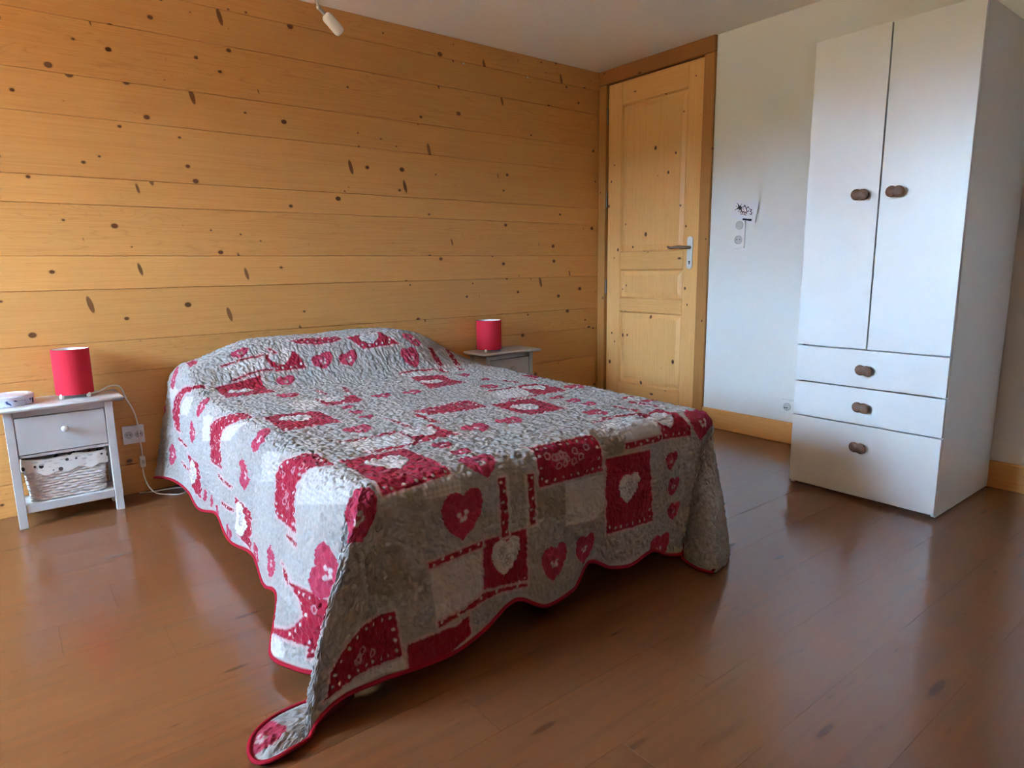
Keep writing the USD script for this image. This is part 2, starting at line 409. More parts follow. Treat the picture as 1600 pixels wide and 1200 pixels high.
board("trim_1", join(rbox(-0.020, 0.07, -0.074, -0.0062, 0.0, CEIL - 0.092, 0.003, 1)), M["frame_z"], "upright pine door casing board in the room corner")
board("trim_2", join(rbox(-0.020, 0.07, -0.921, -0.849, 0.0, CEIL - 0.092, 0.003, 1)), M["frame_z"], "upright pine door casing board beside the white wall")
board("trim_3", join(rbox(-0.022, 0.07, -0.921, -0.0062, CEIL - 0.0915, CEIL - 0.0005, 0.003, 1)), M["frame_y"], "level pine door casing board under the ceiling")
board("baseboard_right", rbox(-0.020, 0.0, YF, -0.9225, 0.0, 0.121, 0.004, 1), M["base_y"], "pine skirting board along the white wall")
board("baseboard_left", rbox(XL, XL + 0.02, YF, -0.03, 0.0, 0.121, 0.004, 1), M["base_y"], "pine skirting board under the window")
board("baseboard_front", rbox(XL + 0.02, -0.02, YF, YF + 0.02, 0.0, 0.121, 0.004, 1), M["frame_y"], "pine skirting board opposite the pine wall")

dr = thing("door_1", "closed pine door with three recessed panels and a lever handle", "door", kind="structure")
LX = -0.002                                  # face of the leaf
ya, yb = -0.082, -0.842
st = 0.120
obj("stile", rbox(LX, 0.06, ya - st, ya, 0.012, 2.188, 0.003, 1), M["door_z"], dr, smooth=False)
obj("stile", rbox(LX, 0.06, yb, yb + st - 0.008, 0.012, 2.188, 0.003, 1), M["door_z"], dr, smooth=False)
yi, yo = yb + st - 0.008, ya - st
for z0, z1 in ((0.012, 0.185), (0.686, 0.778), (0.970, 1.088), (2.042, 2.188)):
    obj("rail", rbox(LX, 0.06, yi, yo, z0, z1, 0.003, 1), M["door_y"], dr, smooth=False)
for z0, z1 in ((0.185, 0.686), (0.778, 0.970), (1.088, 2.042)):
    # sunk panel with a raised field
    s, f = 0.010, 0.035
    P = lambda x, e: [[x, yi + e, z0 + e], [x, yo - e, z0 + e], [x, yo - e, z1 - e], [x, yi + e, z1 - e]]
    v = np.array(P(LX + 0.002, 0.0) + P(LX + 0.013, 0.008) + P(LX + 0.013, 0.016) + P(LX + 0.005, 0.042) + P(0.05, 0.0))
    fcs = []
    for a in (0, 4, 8):
        for k in range(4):
            fcs.append([a + k, a + (k + 1) % 4, a + 4 + (k + 1) % 4, a + 4 + k])
    fcs.append([12, 13, 14, 15])
    for k in range(4):
        fcs.append([16 + k, 16 + (k + 1) % 4, (k + 1) % 4, k])
    fcs.append([19, 18, 17, 16])
    m = trimesh.Trimesh(v, np.vstack([np.array(fcs)[:, [0, 1, 2]], np.array(fcs)[:, [0, 2, 3]]]), process=False)
    m.fix_normals()
    obj("panel", m, M["door_z"], dr, smooth=False)
hy = -0.783
pl = Polygon([(-0.02, -0.08), (0.02, -0.08), (0.02, 0.08), (-0.02, 0.08)]).union(Point(0, 0.08).buffer(0.02)).union(Point(0, -0.08).buffer(0.02))
m = trimesh.creation.extrude_polygon(pl, 0.008, engine="earcut")
v = m.vertices.copy()
m.vertices = np.stack([LX - v[:, 2], hy + v[:, 0], 1.07 + v[:, 1]], 1)
m.fix_normals()
hp = obj("handle", m, M["plate"], dr, label="pale long handle plate")
lev = spline([(LX - 0.006, hy, 1.103), (LX - 0.040, hy, 1.103), (LX - 0.050, hy + 0.02, 1.104), (LX - 0.050, hy + 0.07, 1.107), (LX - 0.048, hy + 0.115, 1.103), (LX - 0.044, hy + 0.14, 1.110)], 40)
obj("lever", tube(lev, np.r_[np.full(10, 0.010), np.linspace(0.010, 0.007, 30)], 12), M["bronze"], hp)
obj("keyhole", turned(trimesh.creation.cylinder(0.0055, 0.004), [0, 1, 0], np.pi / 2).apply_translation([LX - 0.0085, hy, 1.015]), M["black"], hp)
obj("keyhole_slot", box(LX - 0.0105, LX - 0.0065, hy - 0.0025, hy + 0.0025, 1.0, 1.013), M["black"], hp, smooth=False)
for z in (1.99, 1.445, 0.855):
    obj("hinge", moved(trimesh.creation.cylinder(0.0055, 0.10, sections=16), LX - 0.006, ya + 0.0035, z), M["bronze"], dr)

# ---------------------------------------------------------------- quilt geometry
BH, RHO = 0.505, 0.06                      # bed top height, edge rounding radius
QX0, QY0, QYH = -2.84, -2.02, -0.03        # left side, foot, head of the draped bed


def x_right(t):
    return -1.385 + 0.055 * np.asarray(t)


def smooth(a, b, x):
    x = np.clip((np.asarray(x, float) - a) / (b - a), 0, 1)
    return x * x * (3 - 2 * x)


def top_height(x, y):
    """Bed top with the pillows under the cover at the head."""
    x, y = np.asarray(x, float), np.asarray(y, float)
    fx = 1 - 0.55 * smooth(-2.45, -2.86, x) - 0.97 * smooth(-1.82, -1.36, x)
    fx = fx + 0.05 * np.exp(-((x + 1.95) / 0.22) ** 2) - 0.02 * np.exp(-((x + 2.2) / 0.1) ** 2)
    front = -0.50 + 0.05 * np.sin(5.0 * x + 1.0) + 0.10 * smooth(-2.2, -2.8, x)
    fy = 1 - smooth(front + 0.16, front - 0.10, y)
    back = 1 - 0.35 * smooth(-0.14, -0.02, y)
    crease = -0.012 * np.exp(-((y - front + 0.12) / 0.05) ** 2) * np.clip(fx, 0, 1)
    wav = 0.004 * np.sin(7 * x + 3 * y) * np.sin(5 * y + 1)
    return 0.178 * fx * fy * back + crease + wav


# lower contour of the hanging cover, walked left side (head -> foot), left corner, front, right corner, right side
LEFT_T = np.array([-0.03, -0.3, -0.55, -0.8, -1.1, -1.4, -1.6, -1.76, -1.88, -1.96])
LEFT_C = np.array([-2.95, -2.905, -2.885, -2.875, -2.88, -2.885, -2.925, -2.985, -2.955, -2.905])
LEFT_Z = np.array([[-0.03, .065], [-.30, .10], [-.48, .10], [-.62, .072], [-.85, .112], [-1.05, .08], [-1.30, .112], [-1.43, .075], [-1.60, .12], [-1.74, .036], [-1.86, .048], [-1.96, .06]])
CL = np.array([[0, -2.905, -1.96], [12, -2.862, -1.985], [22, -2.868, -2.00], [40, -2.965, -2.035], [50, -3.0, -2.055], [55, -2.995, -2.068], [68, -2.93, -2.07], [90, -2.80, -2.062]])
FRONT_C = np.array([[-2.80, -2.062], [-2.6, -2.06], [-2.42, -2.05], [-2.3, -2.062], [-2.15, -2.048], [-2.0, -2.06], [-1.88, -2.052], [-1.76, -2.066], [-1.725, -2.064]])
FRONT_Z = np.array([[-2.80, .06], [-2.74, .053], [-2.63, .047], [-2.53, .068], [-2.424, .112], [-2.31, .064], [-2.21, .074], [-2.157, .135], [-2.06, .092], [-1.97, .077], [-1.877, .09], [-1.80, .06], [-1.725, .045]])
CR = np.array([[0, -1.725, -2.064], [10, -1.70, -2.02], [25, -1.665, -2.03], [40, -1.68, -2.12], [48, -1.668, -2.172], [56, -1.588, -2.155], [68, -1.50, -2.10], [90, -1.42, -1.96]])


def pch(x, xs, ys):
    from scipy.interpolate import PchipInterpolator
    xs, ys = np.asarray(xs, float), np.asarray(ys, float)
    o = np.argsort(xs)
    return PchipInterpolator(xs[o], ys[o])(np.clip(x, xs.min(), xs.max()))


ARC = RHO * np.pi / 2


def hang(bx, by, hx, hy, nx, ny, d, Lz, zhem, power=0.0):
    """Points on the hanging cloth: (bx,by) hang line, (hx,hy) contour at floor level, n outward normal of the hang line,
    d arc length from the start of the rounded edge; cloth ends where z reaches zhem (0 or less: lies on the floor)."""
    a = np.clip(d / RHO, 0, np.pi / 2)
    rx, rz = -RHO * (1 - np.sin(a)), BH - RHO * (1 - np.cos(a))
    h = np.maximum(d - ARC, 0)
    H = BH - RHO
    off = np.hypot(hx - bx, hy - by)
    cosa = H / np.hypot(H, off)
    w = h * cosa / H
    wz = np.minimum(w, 1.0)
    ww = wz * (1 + power * (1 - wz))
    x = bx + nx * rx + (hx - bx) * ww
    y = by + ny * rx + (hy - by) * ww
    z = rz - h * cosa
    return x, y, z, w


def left_patch(t, d):
    """t along the side, d distance down from the bed-top flat."""
    hx = pch(t, LEFT_T, LEFT_C)
    hx = hx + 0.006 * np.sin(14 * t) * smooth(-0.1, -0.5, t)
    x, y, z, w = hang(np.full_like(t, QX0), t, hx, t, -1.0, 0.0, d, None, None)
    return x, y, z, QX0 + RHO - d, t


def left_len(t):
    zh = pch(t, LEFT_Z[:, 0], LEFT_Z[:, 1])
    off = np.abs(pch(t, LEFT_T, LEFT_C) - QX0)
    H = BH - RHO
    return ARC + (H - zh) * np.hypot(H, off) / H


TC = -1.96   # corner pivots: the side patch stops here, the corner sector takes over


def corner_left(th, r):
    """th 0..90 from the left side round to the front."""
    px, py = QX0 + RHO, QY0 + RHO
    c, s = np.cos(np.radians(th)), np.sin(np.radians(th))
    sq = np.maximum(c, s) ** 0.9
    bx, by = px - RHO * c / sq, py - RHO * s / sq
    hx, hy = pch(th, CL[:, 0], CL[:, 1]), pch(th, CL[:, 0], CL[:, 2])
    pw = 0.75 * smooth(18, 42, th) * (1 - smooth(54, 84, th))
    x, y, z, w = hang(bx, by, hx, hy, -c / sq, -s / sq, r, None, None, pw)
    # what is longer than the drop lies on the floor, running out to the left
    H = BH - RHO
    off = np.hypot(hx - bx, hy - by)
    e = np.maximum(r - ARC - (np.hypot(H, off) - 0.01), 0)
    k = smooth(20, 50, th)
    dx, dy = -0.93 + 0.25 * smooth(30, 60, th) - 0.0 * k, 0.95 - 1.65 * smooth(26, 56, th)
    n = np.hypot(dx, dy)
    bend = np.minimum(e / 0.03, 1.0)
    x, y = x + dx / n * e * 1.0, y + dy / n * e * 1.0
    zf = 0.009 + 0.012 * np.sin(np.clip(e / 0.13, 0, 1) * np.pi) * (0.6 + 0.4 * np.sin(th / 7.0))
    z = np.where(e > 0, np.maximum(z, zf), np.maximum(z, 0.009))
    return x, y, z, px - r * c, py - r * s


def corner_left_len(th):
    a = float(left_len(np.array([TC]))[0])
    b = float(front_len(np.array([-2.80 + 0.0]))[0])
    base = a + (b - a) * smooth(0, 90, th)
    return base + 0.205 * np.exp(-(((np.asarray(th) - 41) / (19.0 - 3.5 * smooth(38, 48, th))) ** 2)) + 0.0


def front_patch(s, d):
    hy = pch(s, FRONT_C[:, 0], FRONT_C[:, 1])
    x, y, z, w = hang(s, np.full_like(s, QY0), s, hy, 0.0, -1.0, d, None, None)
    return x, y, np.maximum(z, 0.009), s, QY0 + RHO - d


def front_len(s):
    zh = pch(s, FRONT_Z[:, 0], FRONT_Z[:, 1])
    off = np.abs(pch(s, FRONT_C[:, 0], FRONT_C[:, 1]) - QY0)
    H = BH - RHO
    return ARC + (H - zh) * np.hypot(H, off) / H


def corner_right(th, r):
    """th 0..90 from the front round to the right side."""
    xr = float(x_right(QY0))
    px, py = xr - RHO, QY0 + RHO
    c, s = np.cos(np.radians(th)), np.sin(np.radians(th))
    sq = np.maximum(c, s) ** 0.9
    bx, by = px + RHO * s / sq, py - RHO * c / sq
    hx, hy = pch(th, CR[:, 0], CR[:, 1]), pch(th, CR[:, 0], CR[:, 2])
    pw = 0.6 * smooth(20, 42, th) * (1 - smooth(70, 90, th))
    x, y, z, w = hang(bx, by, hx, hy, s / sq, -c / sq, r, None, None, pw)
    e = np.maximum(r - ARC - (np.hypot(BH - RHO, np.hypot(hx - bx, hy - by)) - 0.01), 0)
    x = x - 0.35 * e
    y = y + 0.30 * e
    return x, y, np.maximum(z, 0.009 + 0.02 * smooth(0, 0.05, e) * 0), px + r * s, py - r * c


def corner_right_len(th):
    a = float(front_len(np.array([-1.725]))[0])
    return a + 0.02 * smooth(0, 30, th) + 0.11 * np.exp(-(((np.asarray(th) - 47) / 20.0) ** 2))


def right_patch(t, d):
    bx = x_right(t)
    hx = bx + 0.035 + 0.012 * np.sin(9 * t)
    hx = hx + (-1.42 - hx) * smooth(-1.7, -1.96, t)
    x, y, z, w = hang(bx, t, hx, t, 1.0, 0.0, d, None, None)
    return x, y, z, bx - RHO + d, t


def right_len(t):
    H = BH - RHO
    zh = 0.09 + 0.02 * np.sin(23 * t)
    return ARC + (H - zh) * np.hypot(H, 0.04) / H


def lift(x, y, z):
    """Raises the cloth over the pillows and sags it towards the bed's edge."""
    b = top_height(np.clip(x, QX0 + 0.005, None), y)
    k = np.clip(z / BH, 0, 1) ** 3
    return z + b * k


def cover(step):
    """The whole cover as (vertices, faces, cloth uv, hem loop)."""
    V, F, UV, H, HD = [], [], [], [], []
    n0 = 0

    def add(fx, A, B, hd=None, out=(0, 0, 1)):
        nonlocal n0
        x, y, z, u, v = fx(A, B)
        z = lift(x, y, z)
        nr, nc = A.shape
        V.append(np.stack([x, y, z], -1).reshape(-1, 3))
        UV.append(np.stack([u, v], -1).reshape(-1, 2))
        i, j = np.meshgrid(np.arange(nr - 1), np.arange(nc - 1), indexing="ij")
        q = n0 + np.stack([i * nc + j, i * nc + j + 1, (i + 1) * nc + j + 1, (i + 1) * nc + j], -1).reshape(-1, 4)
        f = np.vstack([q[:, [0, 1, 2]], q[:, [0, 2, 3]]])
        pv = V[-1]
        fn = np.cross(pv[f[:, 1] - n0] - pv[f[:, 0] - n0], pv[f[:, 2] - n0] - pv[f[:, 0] - n0]).sum(0)
        if fn @ np.array(out, float) < 0:
            f = f[:, ::-1]
        F.append(f)
        HD.append((np.full(A.size, 1.0) if hd is None else hd).ravel())
        n0 += nr * nc
        return np.stack([x, y, z], -1)

    ts = np.linspace(QYH, QY0 + RHO, int((QYH - QY0 - RHO) / step) + 1)
    # left side
    L = left_len(ts)
    m = int(L.max() / step) + 1
    D = np.linspace(0, 1, m)[:, None] * L[None]
    p = add(left_patch, np.broadcast_to(ts, D.shape), D, L[None] - D, (-1, 0, 0))
    H.append(p[-1])
    # left corner
    th = np.linspace(0, 90, int(0.95 / step) + 1)
    Lc = corner_left_len(th)
    mc = int(Lc.max() / step) + 1
    D = np.linspace(0, 1, mc)[:, None] * Lc[None]
    p = add(corner_left, np.broadcast_to(th, D.shape), D, Lc[None] - D, (-1, -1, 0.5))
    H.append(p[-1][1:])
    # front
    s0, s1 = QX0 + RHO, float(x_right(QY0)) - RHO
    ss = np.linspace(s0, s1, int((s1 - s0) / step) + 1)
    fs = s0 + (ss - s0) * 1.0
    Lf = front_len_mapped(fs)
    D = np.linspace(0, 1, m)[:, None] * Lf[None]
    p = add(front_mapped, np.broadcast_to(fs, D.shape), D, Lf[None] - D, (0, -1, 0))
    H.append(p[-1][1:])
    # right corner
    th = np.linspace(0, 90, int(0.8 / step) + 1)
    Lr = corner_right_len(th)
    D = np.linspace(0, 1, mc)[:, None] * Lr[None]
    p = add(corner_right, np.broadcast_to(th, D.shape), D, Lr[None] - D, (1, -1, 0.5))
    H.append(p[-1][1:])
    # right side
    tr = ts[::-1]
    Lq = right_len(tr)
    Lq = Lq + (Lr[-1] - Lq[0]) * smooth(-1.7, -1.96, tr)
    D = np.linspace(0, 1, int(0.5 / (2.5 * step)))[:, None] * Lq[None]
    p = add(right_patch, np.broadcast_to(tr, D.shape), D, Lq[None] - D, (1, 0, 0))
    H.append(p[-1][1:])
    # top
    xr = x_right(ts) - RHO
    k = np.linspace(0, 1, int((s1 - s0 + 0.06) / step) + 1)
    A = s0 + k[:, None] * (xr[None] - s0)
    add(lambda a, b: (a, b, np.full_like(a, BH), a, b), A, np.broadcast_to(ts, A.shape))
    return np.vstack(V), np.vstack(F), np.vstack(UV), np.vstack(H), np.concatenate(HD)


def front_map(s):
    """Hang-line x to lower-contour x: the front's lower edge stops short of the right corner, where the fold begins."""
    s0, s1 = QX0 + RHO, float(x_right(QY0)) - RHO
    k = (s - s0) / (s1 - s0)
    return -2.80 + 0.02 + k * (-1.725 + 2.78) - 0.02 * (1 - k) ** 4


def front_mapped(s, d):
    hx = front_map(s)
    hy = pch(hx, FRONT_C[:, 0], FRONT_C[:, 1])
    x, y, z, w = hang(s, np.full_like(s, QY0), hx, hy, 0.0, -1.0, d, None, None)
    return x, y, np.maximum(z, 0.009), s, QY0 + RHO - d


def front_len_mapped(s):
    hx = front_map(s)
    zh = pch(hx, FRONT_Z[:, 0], FRONT_Z[:, 1])
    hy = pch(hx, FRONT_C[:, 0], FRONT_C[:, 1])
    off = np.hypot(hx - s, hy - QY0)
    H = BH - RHO
    return ARC + (H - zh) * np.hypot(H, off) / H
FEATURES = [
    ('light', [-2.674, -0.341, -2.636, -0.337, -2.496, -0.348, -2.474, -0.399, -2.525, -0.393, -2.583, -0.399, -2.649, -0.415]),
    ('light', [-2.578, -1.575, -2.507, -1.586, -2.503, -1.709, -2.556, -1.72, -2.637, -1.692, -2.664, -1.7, -2.674, -1.567]),
    ('light', [-1.956, -1.923, -1.785, -1.905, -1.782, -1.958, -1.775, -1.997, -1.774, -2.025, -1.782, -2.04, -1.948, -2.036, -1.959, -2.015, -2.04, -2.01]),
    ('light', [-2.652, -2.225, -2.49, -2.221, -2.481, -2.328, -2.55, -2.35, -2.633, -2.355]),
    ('light', [-2.59, -0.881, -2.484, -0.901, -2.49, -1.027, -2.611, -1.059]),
    ('light', [-1.925, -1.284, -1.767, -1.253, -1.797, -1.407, -1.95, -1.414]),
    ('light', [-1.924, -0.617, -1.774, -0.624, -1.76, -0.697, -1.919, -0.663]),
    ('light', [-2.885, -0.095, -2.869, -0.195, -2.879, -0.257, -2.906, -0.2, -2.968, -0.194, -2.977, -0.154]),
    ('light', [-2.908, -0.331, -2.856, -0.416, -2.83, -0.471, -2.861, -0.493, -2.925, -0.422, -2.953, -0.314]),
    ('light', [-2.873, -0.674, -2.848, -0.742, -2.847, -0.819, -2.884, -0.784, -2.946, -0.761, -2.966, -0.66]),
    ('light', [-2.883, -0.931, -2.85, -0.991, -2.803, -1.126, -2.844, -1.105, -2.891, -1.041, -2.914, -0.92]),
    ('ging', [-2.866, -1.37, -2.839, -1.44, -2.838, -1.514, -2.863, -1.51, -2.916, -1.495, -2.95, -1.367]),
    ('ging', [-2.839, -1.703, -2.774, -1.77, -2.77, -1.802, -2.764, -1.904, -2.766, -1.979, -2.79, -1.987, -2.82, -1.951, -2.85, -1.973, -2.933, -1.676, -2.865, -1.677]),
    ('ging', [-2.655, -2.006, -2.573, -2.007, -2.551, -2.023, -2.557, -2.053, -2.667, -2.046]),
    ('taupe', [-2.84, -2.129, -2.725, -2.136, -2.697, -2.253, -2.759, -2.251, -2.842, -2.226]),
    ('taupe', [-2.033, -2, -1.938, -2.009, -1.952, -2.061, -2.036, -2.072]),
    ('taupe', [-2.303, -2.099, -2.197, -2.114, -2.184, -2.199, -2.296, -2.185]),
    ('light', [-2.194, -2.109, -2.037, -2.115, -2.004, -2.226, -2.064, -2.246, -2.181, -2.233]),
    ('light', [-2.966, -2.376, -2.736, -2.411, -2.718, -2.443, -2.807, -2.424, -2.909, -2.425, -2.992, -2.411, -3.009, -2.39]),
    ('light', [-3.264, -1.701, -3.238, -1.806, -3.281, -1.818, -3.303, -1.753, -3.287, -1.72]),
    ('taupe', [-3.071, -0.041, -3.047, -0.195, -3.197, -0.332, -3.236, -0.107]),
    ('red', [-2.733, -0.447, -2.535, -0.419, -2.543, -0.449, -2.542, -0.492, -2.556, -0.659, -2.656, -0.651, -2.745, -0.653, -2.729, -0.5]),
    ('white', [-2.647, -0.512, 0.1, 0]),
    ('redm', [-2.768, -0.427, -2.817, -0.414, -2.872, -0.317, -2.898, -0.229, -2.93, -0.184, -2.969, -0.187, -3.002, -0.209, -3.017, -0.263, -3.016, -0.313, -2.981, -0.303, -2.938, -0.292, -2.908, -0.311, -2.874, -0.357, -2.835, -0.422, -2.772, -0.453]),
    ('redm', [-2.773, -1.089, -2.765, -0.998, -2.786, -0.977, -2.822, -0.916, -2.851, -0.847, -2.884, -0.784, -2.947, -0.772, -3.022, -0.776, -3.015, -0.936, -2.953, -0.914, -2.903, -0.918, -2.88, -0.931, -2.853, -0.974, -2.828, -1.028]),
    ('red', [-2.773, -0.146, -2.745, -0.133, -2.739, -0.221, -2.763, -0.268, -2.787, -0.271]),
    ('red', [-2.105, -0.373, -2.015, -0.385, -1.944, -0.391, -1.909, -0.442, -1.878, -0.48, -1.966, -0.469, -2.057, -0.452, -2.082, -0.415]),
    ('white', [-2.003, -0.415, 0.1, 0]),
    ('redm', [-2.36, -0.303, -2.292, -0.306, -2.146, -0.333, -2.13, -0.373, -2.185, -0.375, -2.252, -0.364, -2.331, -0.334]),
    ('red', [-2.494, -0.345, -2.436, -0.347, -2.377, -0.357, -2.356, -0.369, -2.343, -0.402, -2.337, -0.439, -2.478, -0.416, -2.484, -0.379]),
    ('white', [-2.425, -0.37, 0.1, 0]),
    ('red', [-2.478, -0.884, -2.406, -0.91, -2.334, -0.939, -2.351, -1.051, -2.491, -1.037]),
    ('white', [-2.427, -0.945, 0.1, 0]),
    ('red', [-2.745, -1.094, -2.562, -1.084, -2.548, -1.108, -2.569, -1.341, -2.757, -1.331]),
    ('white', [-2.658, -1.186, 0.105, 0]),
    ('redm', [-2.772, -1.633, -2.774, -1.766, -2.841, -1.694, -2.865, -1.677, -2.896, -1.658, -2.936, -1.671, -2.96, -1.681, -2.997, -1.721, -3.002, -1.627, -3.008, -1.535, -2.964, -1.509, -2.915, -1.498, -2.861, -1.522, -2.833, -1.564]),
    ('redd', [-2.752, -1.74, -2.564, -1.745, -2.559, -1.832, -2.568, -1.998, -2.665, -2.008, -2.765, -2.014, -2.763, -1.986, -2.757, -1.876]),
    ('white', [-2.656, -1.84, 0.115, 0]),
    ('red', [-2.493, -1.58, -2.372, -1.574, -2.371, -1.63, -2.365, -1.732, -2.5, -1.723, -2.494, -1.656]),
    ('white', [-2.435, -1.63, 0.105, 0]),
    ('redm', [-2.302, -1.331, -2.069, -1.324, -2.06, -1.355, -2.066, -1.46, -2.221, -1.458, -2.294, -1.44]),
    ('red', [-1.751, -1.239, -1.677, -1.201, -1.612, -1.241, -1.639, -1.42, -1.797, -1.426]),
    ('white', [-1.702, -1.305, 0.1, 0]),
    ('red', [-2.038, -1.438, -1.85, -1.459, -1.862, -1.663, -2.042, -1.68]),
    ('white', [-1.957, -1.555, 0.105, 0]),
    ('redm', [-2.306, -1.976, -2.064, -1.984, -2.056, -2.01, -2.055, -2.051, -2.041, -2.103, -2.296, -2.098, -2.303, -2.035, -2.297, -1.995]),
    ('red', [-1.533, -0.997, -1.483, -1.013, -1.483, -1.054, -1.488, -1.157, -1.526, -1.086]),
    ('red', [-1.585, -1.67, -1.528, -1.68, -1.517, -1.706, -1.524, -1.807, -1.58, -1.786]),
    ('white', [-1.54, -1.73, 0.09, 0]),
    ('redd', [-1.727, -1.911, -1.635, -1.88, -1.647, -1.951, -1.643, -1.994, -1.633, -2.023, -1.628, -2.066, -1.783, -2.055, -1.778, -2.038, -1.77, -2.014, -1.768, -1.986]),
    ('white', [-1.724, -1.97, 0.11, 0]),
    ('strip', [-1.949, -2.038, -1.778, -2.039, -1.783, -2.058, -1.948, -2.058]),
    ('strip', [-1.895, -1.864, -1.718, -1.875, -1.741, -1.943, -1.773, -1.949, -1.77, -1.891, -1.922, -1.89]),
    ('hred', [-1.557, -2.033, 0.13, 0]),
    ('redd', [-2.032, -2.071, -1.834, -2.078, -1.754, -2.324, -1.989, -2.306]),
    ('white', [-1.909, -2.185, 0.092, 0]),
    ('red', [-1.936, -0.647, -1.847, -0.664, -1.809, -0.766, -1.849, -0.885, -1.839, -1, -2.041, -1.036]),
    ('white', [-1.938, -0.882, 0.105, 0]),
    ('red', [-1.753, -0.617, -1.681, -0.609, -1.625, -0.611, -1.612, -0.676, -1.734, -0.656]),
    ('white', [-1.682, -0.632, 0.09, 0]),
    ('redd', [-2.488, -2.194, -2.334, -2.202, -2.322, -2.313, -2.315, -2.359, -2.474, -2.347, -2.481, -2.329, -2.485, -2.22]),
    ('white', [-2.405, -2.26, 0.1, 0]),
    ('strip', [-2.654, -2.205, -2.488, -2.194, -2.486, -2.21, -2.654, -2.22]),
    ('strip', [-2.631, -2.359, -2.55, -2.357, -2.481, -2.332, -2.317, -2.356, -2.315, -2.365, -2.435, -2.349, -2.504, -2.357, -2.627, -2.377]),
    ('plainred', [-2.717, -2.384, -2.576, -2.388, -2.531, -2.378, -2.524, -2.428, -2.602, -2.453, -2.72, -2.444, -2.722, -2.448, -2.723, -2.382]),
    ('redm', [-2.845, -2.288, -2.794, -2.287, -2.754, -2.291, -2.738, -2.405, -2.812, -2.401, -2.897, -2.393, -3.016, -2.39, -3.001, -2.385, -2.972, -2.338, -2.92, -2.306, -2.885, -2.291]),
    ('strip', [-2.439, -2.041, -2.417, -2.043, -2.397, -2.203, -2.422, -2.203]),
    ('strip', [-2.342, -2.052, -2.319, -2.054, -2.3, -2.195, -2.32, -2.195]),
    ('light', [-2.415, -2.042, -2.405, -2.043, -2.385, -2.191, -2.396, -2.195]),
    ('light', [-2.354, -2.047, -2.344, -2.049, -2.322, -2.194, -2.331, -2.196]),
    ('strip', [-2.679, -0.335, -2.585, -0.33, -2.491, -0.343, -2.493, -0.348, -2.588, -0.338, -2.675, -0.344]),
    ('strip', [-2.657, -0.418, -2.583, -0.4, -2.526, -0.396, -2.473, -0.405, -2.476, -0.411, -2.53, -0.404, -2.587, -0.409, -2.657, -0.428]),
    ('strip', [-2.67, -1.554, -2.531, -1.564, -2.538, -1.579, -2.676, -1.567]),
    ('strip', [-2.661, -1.698, -2.605, -1.709, -2.611, -1.719, -2.666, -1.709]),
    ('strip', [-2.568, -1.555, -2.495, -1.565, -2.495, -1.584, -2.578, -1.575]),
    ('strip', [-2.642, -1.703, -2.525, -1.711, -2.501, -1.719, -2.508, -1.732, -2.557, -1.73, -2.654, -1.729]),
    ('strip', [-2.435, -1.388, -2.422, -1.41, -2.43, -1.559, -2.442, -1.531]),
    ('strip', [-2.336, -1.387, -2.315, -1.397, -2.332, -1.567, -2.351, -1.557]),
    ('strip', [-1.732, -0.502, -1.705, -0.496, -1.699, -0.594, -1.734, -0.6]),
    ('strip', [-1.595, -0.438, -1.56, -0.425, -1.597, -0.59, -1.63, -0.592]),
    ('strip', [-1.946, -0.594, -1.753, -0.617, -1.758, -0.625, -1.951, -0.601]),
    ('strip', [-1.9, -1.229, -1.748, -1.229, -1.758, -1.252, -1.92, -1.256]),
    ('strip', [-1.961, -1.414, -1.792, -1.411, -1.802, -1.432, -1.969, -1.425]),
    ('strip', [-1.676, -1.042, -1.656, -1.131, -1.674, -1.154, -1.69, -1.066]),
    ('strip', [-1.554, -1.074, -1.541, -1.087, -1.571, -1.189, -1.584, -1.177]),
    ('strip', [-1.709, -1.728, -1.692, -1.853, -1.708, -1.866, -1.724, -1.742]),
    ('strip', [-1.611, -1.729, -1.588, -1.87, -1.604, -1.883, -1.626, -1.742]),
    ('strip', [-1.955, -1.887, -1.855, -1.88, -1.869, -1.893, -1.965, -1.9]),
    ('strip', [-2.284, -0.688, -2.274, -0.715, -2.321, -0.874, -2.335, -0.86]),
    ('strip', [-2.404, -0.699, -2.39, -0.711, -2.407, -0.836, -2.422, -0.824]),
    ('strip', [-2.468, -0.318, -2.452, -0.323, -2.433, -0.352, -2.453, -0.347]),
    ('red', [-3.069, -0.445, -3.069, -0.598, -3.116, -0.631, -3.198, -0.651, -3.197, -0.594, -3.182, -0.525, -3.127, -0.492]),
    ('white', [-3.123, -0.534, 0.1, 0]),
    ('red', [-3.074, -1.085, -3.076, -1.242, -3.084, -1.268, -3.202, -1.264, -3.194, -1.128, -3.142, -1.12, -3.08, -1.094]),
    ('white', [-3.135, -1.161, 0.115, 0]),
    ('strip', [-3.022, -1.642, -3.012, -1.746, -3.024, -1.749, -3.03, -1.664]),
    ('strip', [-3.107, -1.621, -3.103, -1.748, -3.122, -1.748, -3.115, -1.671]),
    ('strip', [-3.043, -0.881, -3.043, -1.066, -3.054, -1.057, -3.052, -0.893]),
    ('strip', [-3.037, -0.291, -3.045, -0.416, -3.051, -0.403, -3.046, -0.292]),
    ('strip', [-3.121, -0.341, -3.124, -0.478, -3.134, -0.465, -3.131, -0.342]),
    ('strip', [-3.131, -0.917, -3.118, -1.086, -3.129, -1.078, -3.142, -0.93]),
    ('redm', [-3.11, -1.746, -3.109, -1.771, -3.1, -1.833, -3.094, -1.876, -2.955, -2.169, -2.993, -2.22, -3.233, -1.928, -3.245, -1.901, -3.216, -1.9, -3.234, -1.82, -3.264, -1.696, -3.259, -1.685, -3.214, -1.806, -3.194, -1.834, -3.157, -1.86, -3.128, -1.825]),
    ('hred', [-3.031, -1.92, 0.13, 0]),
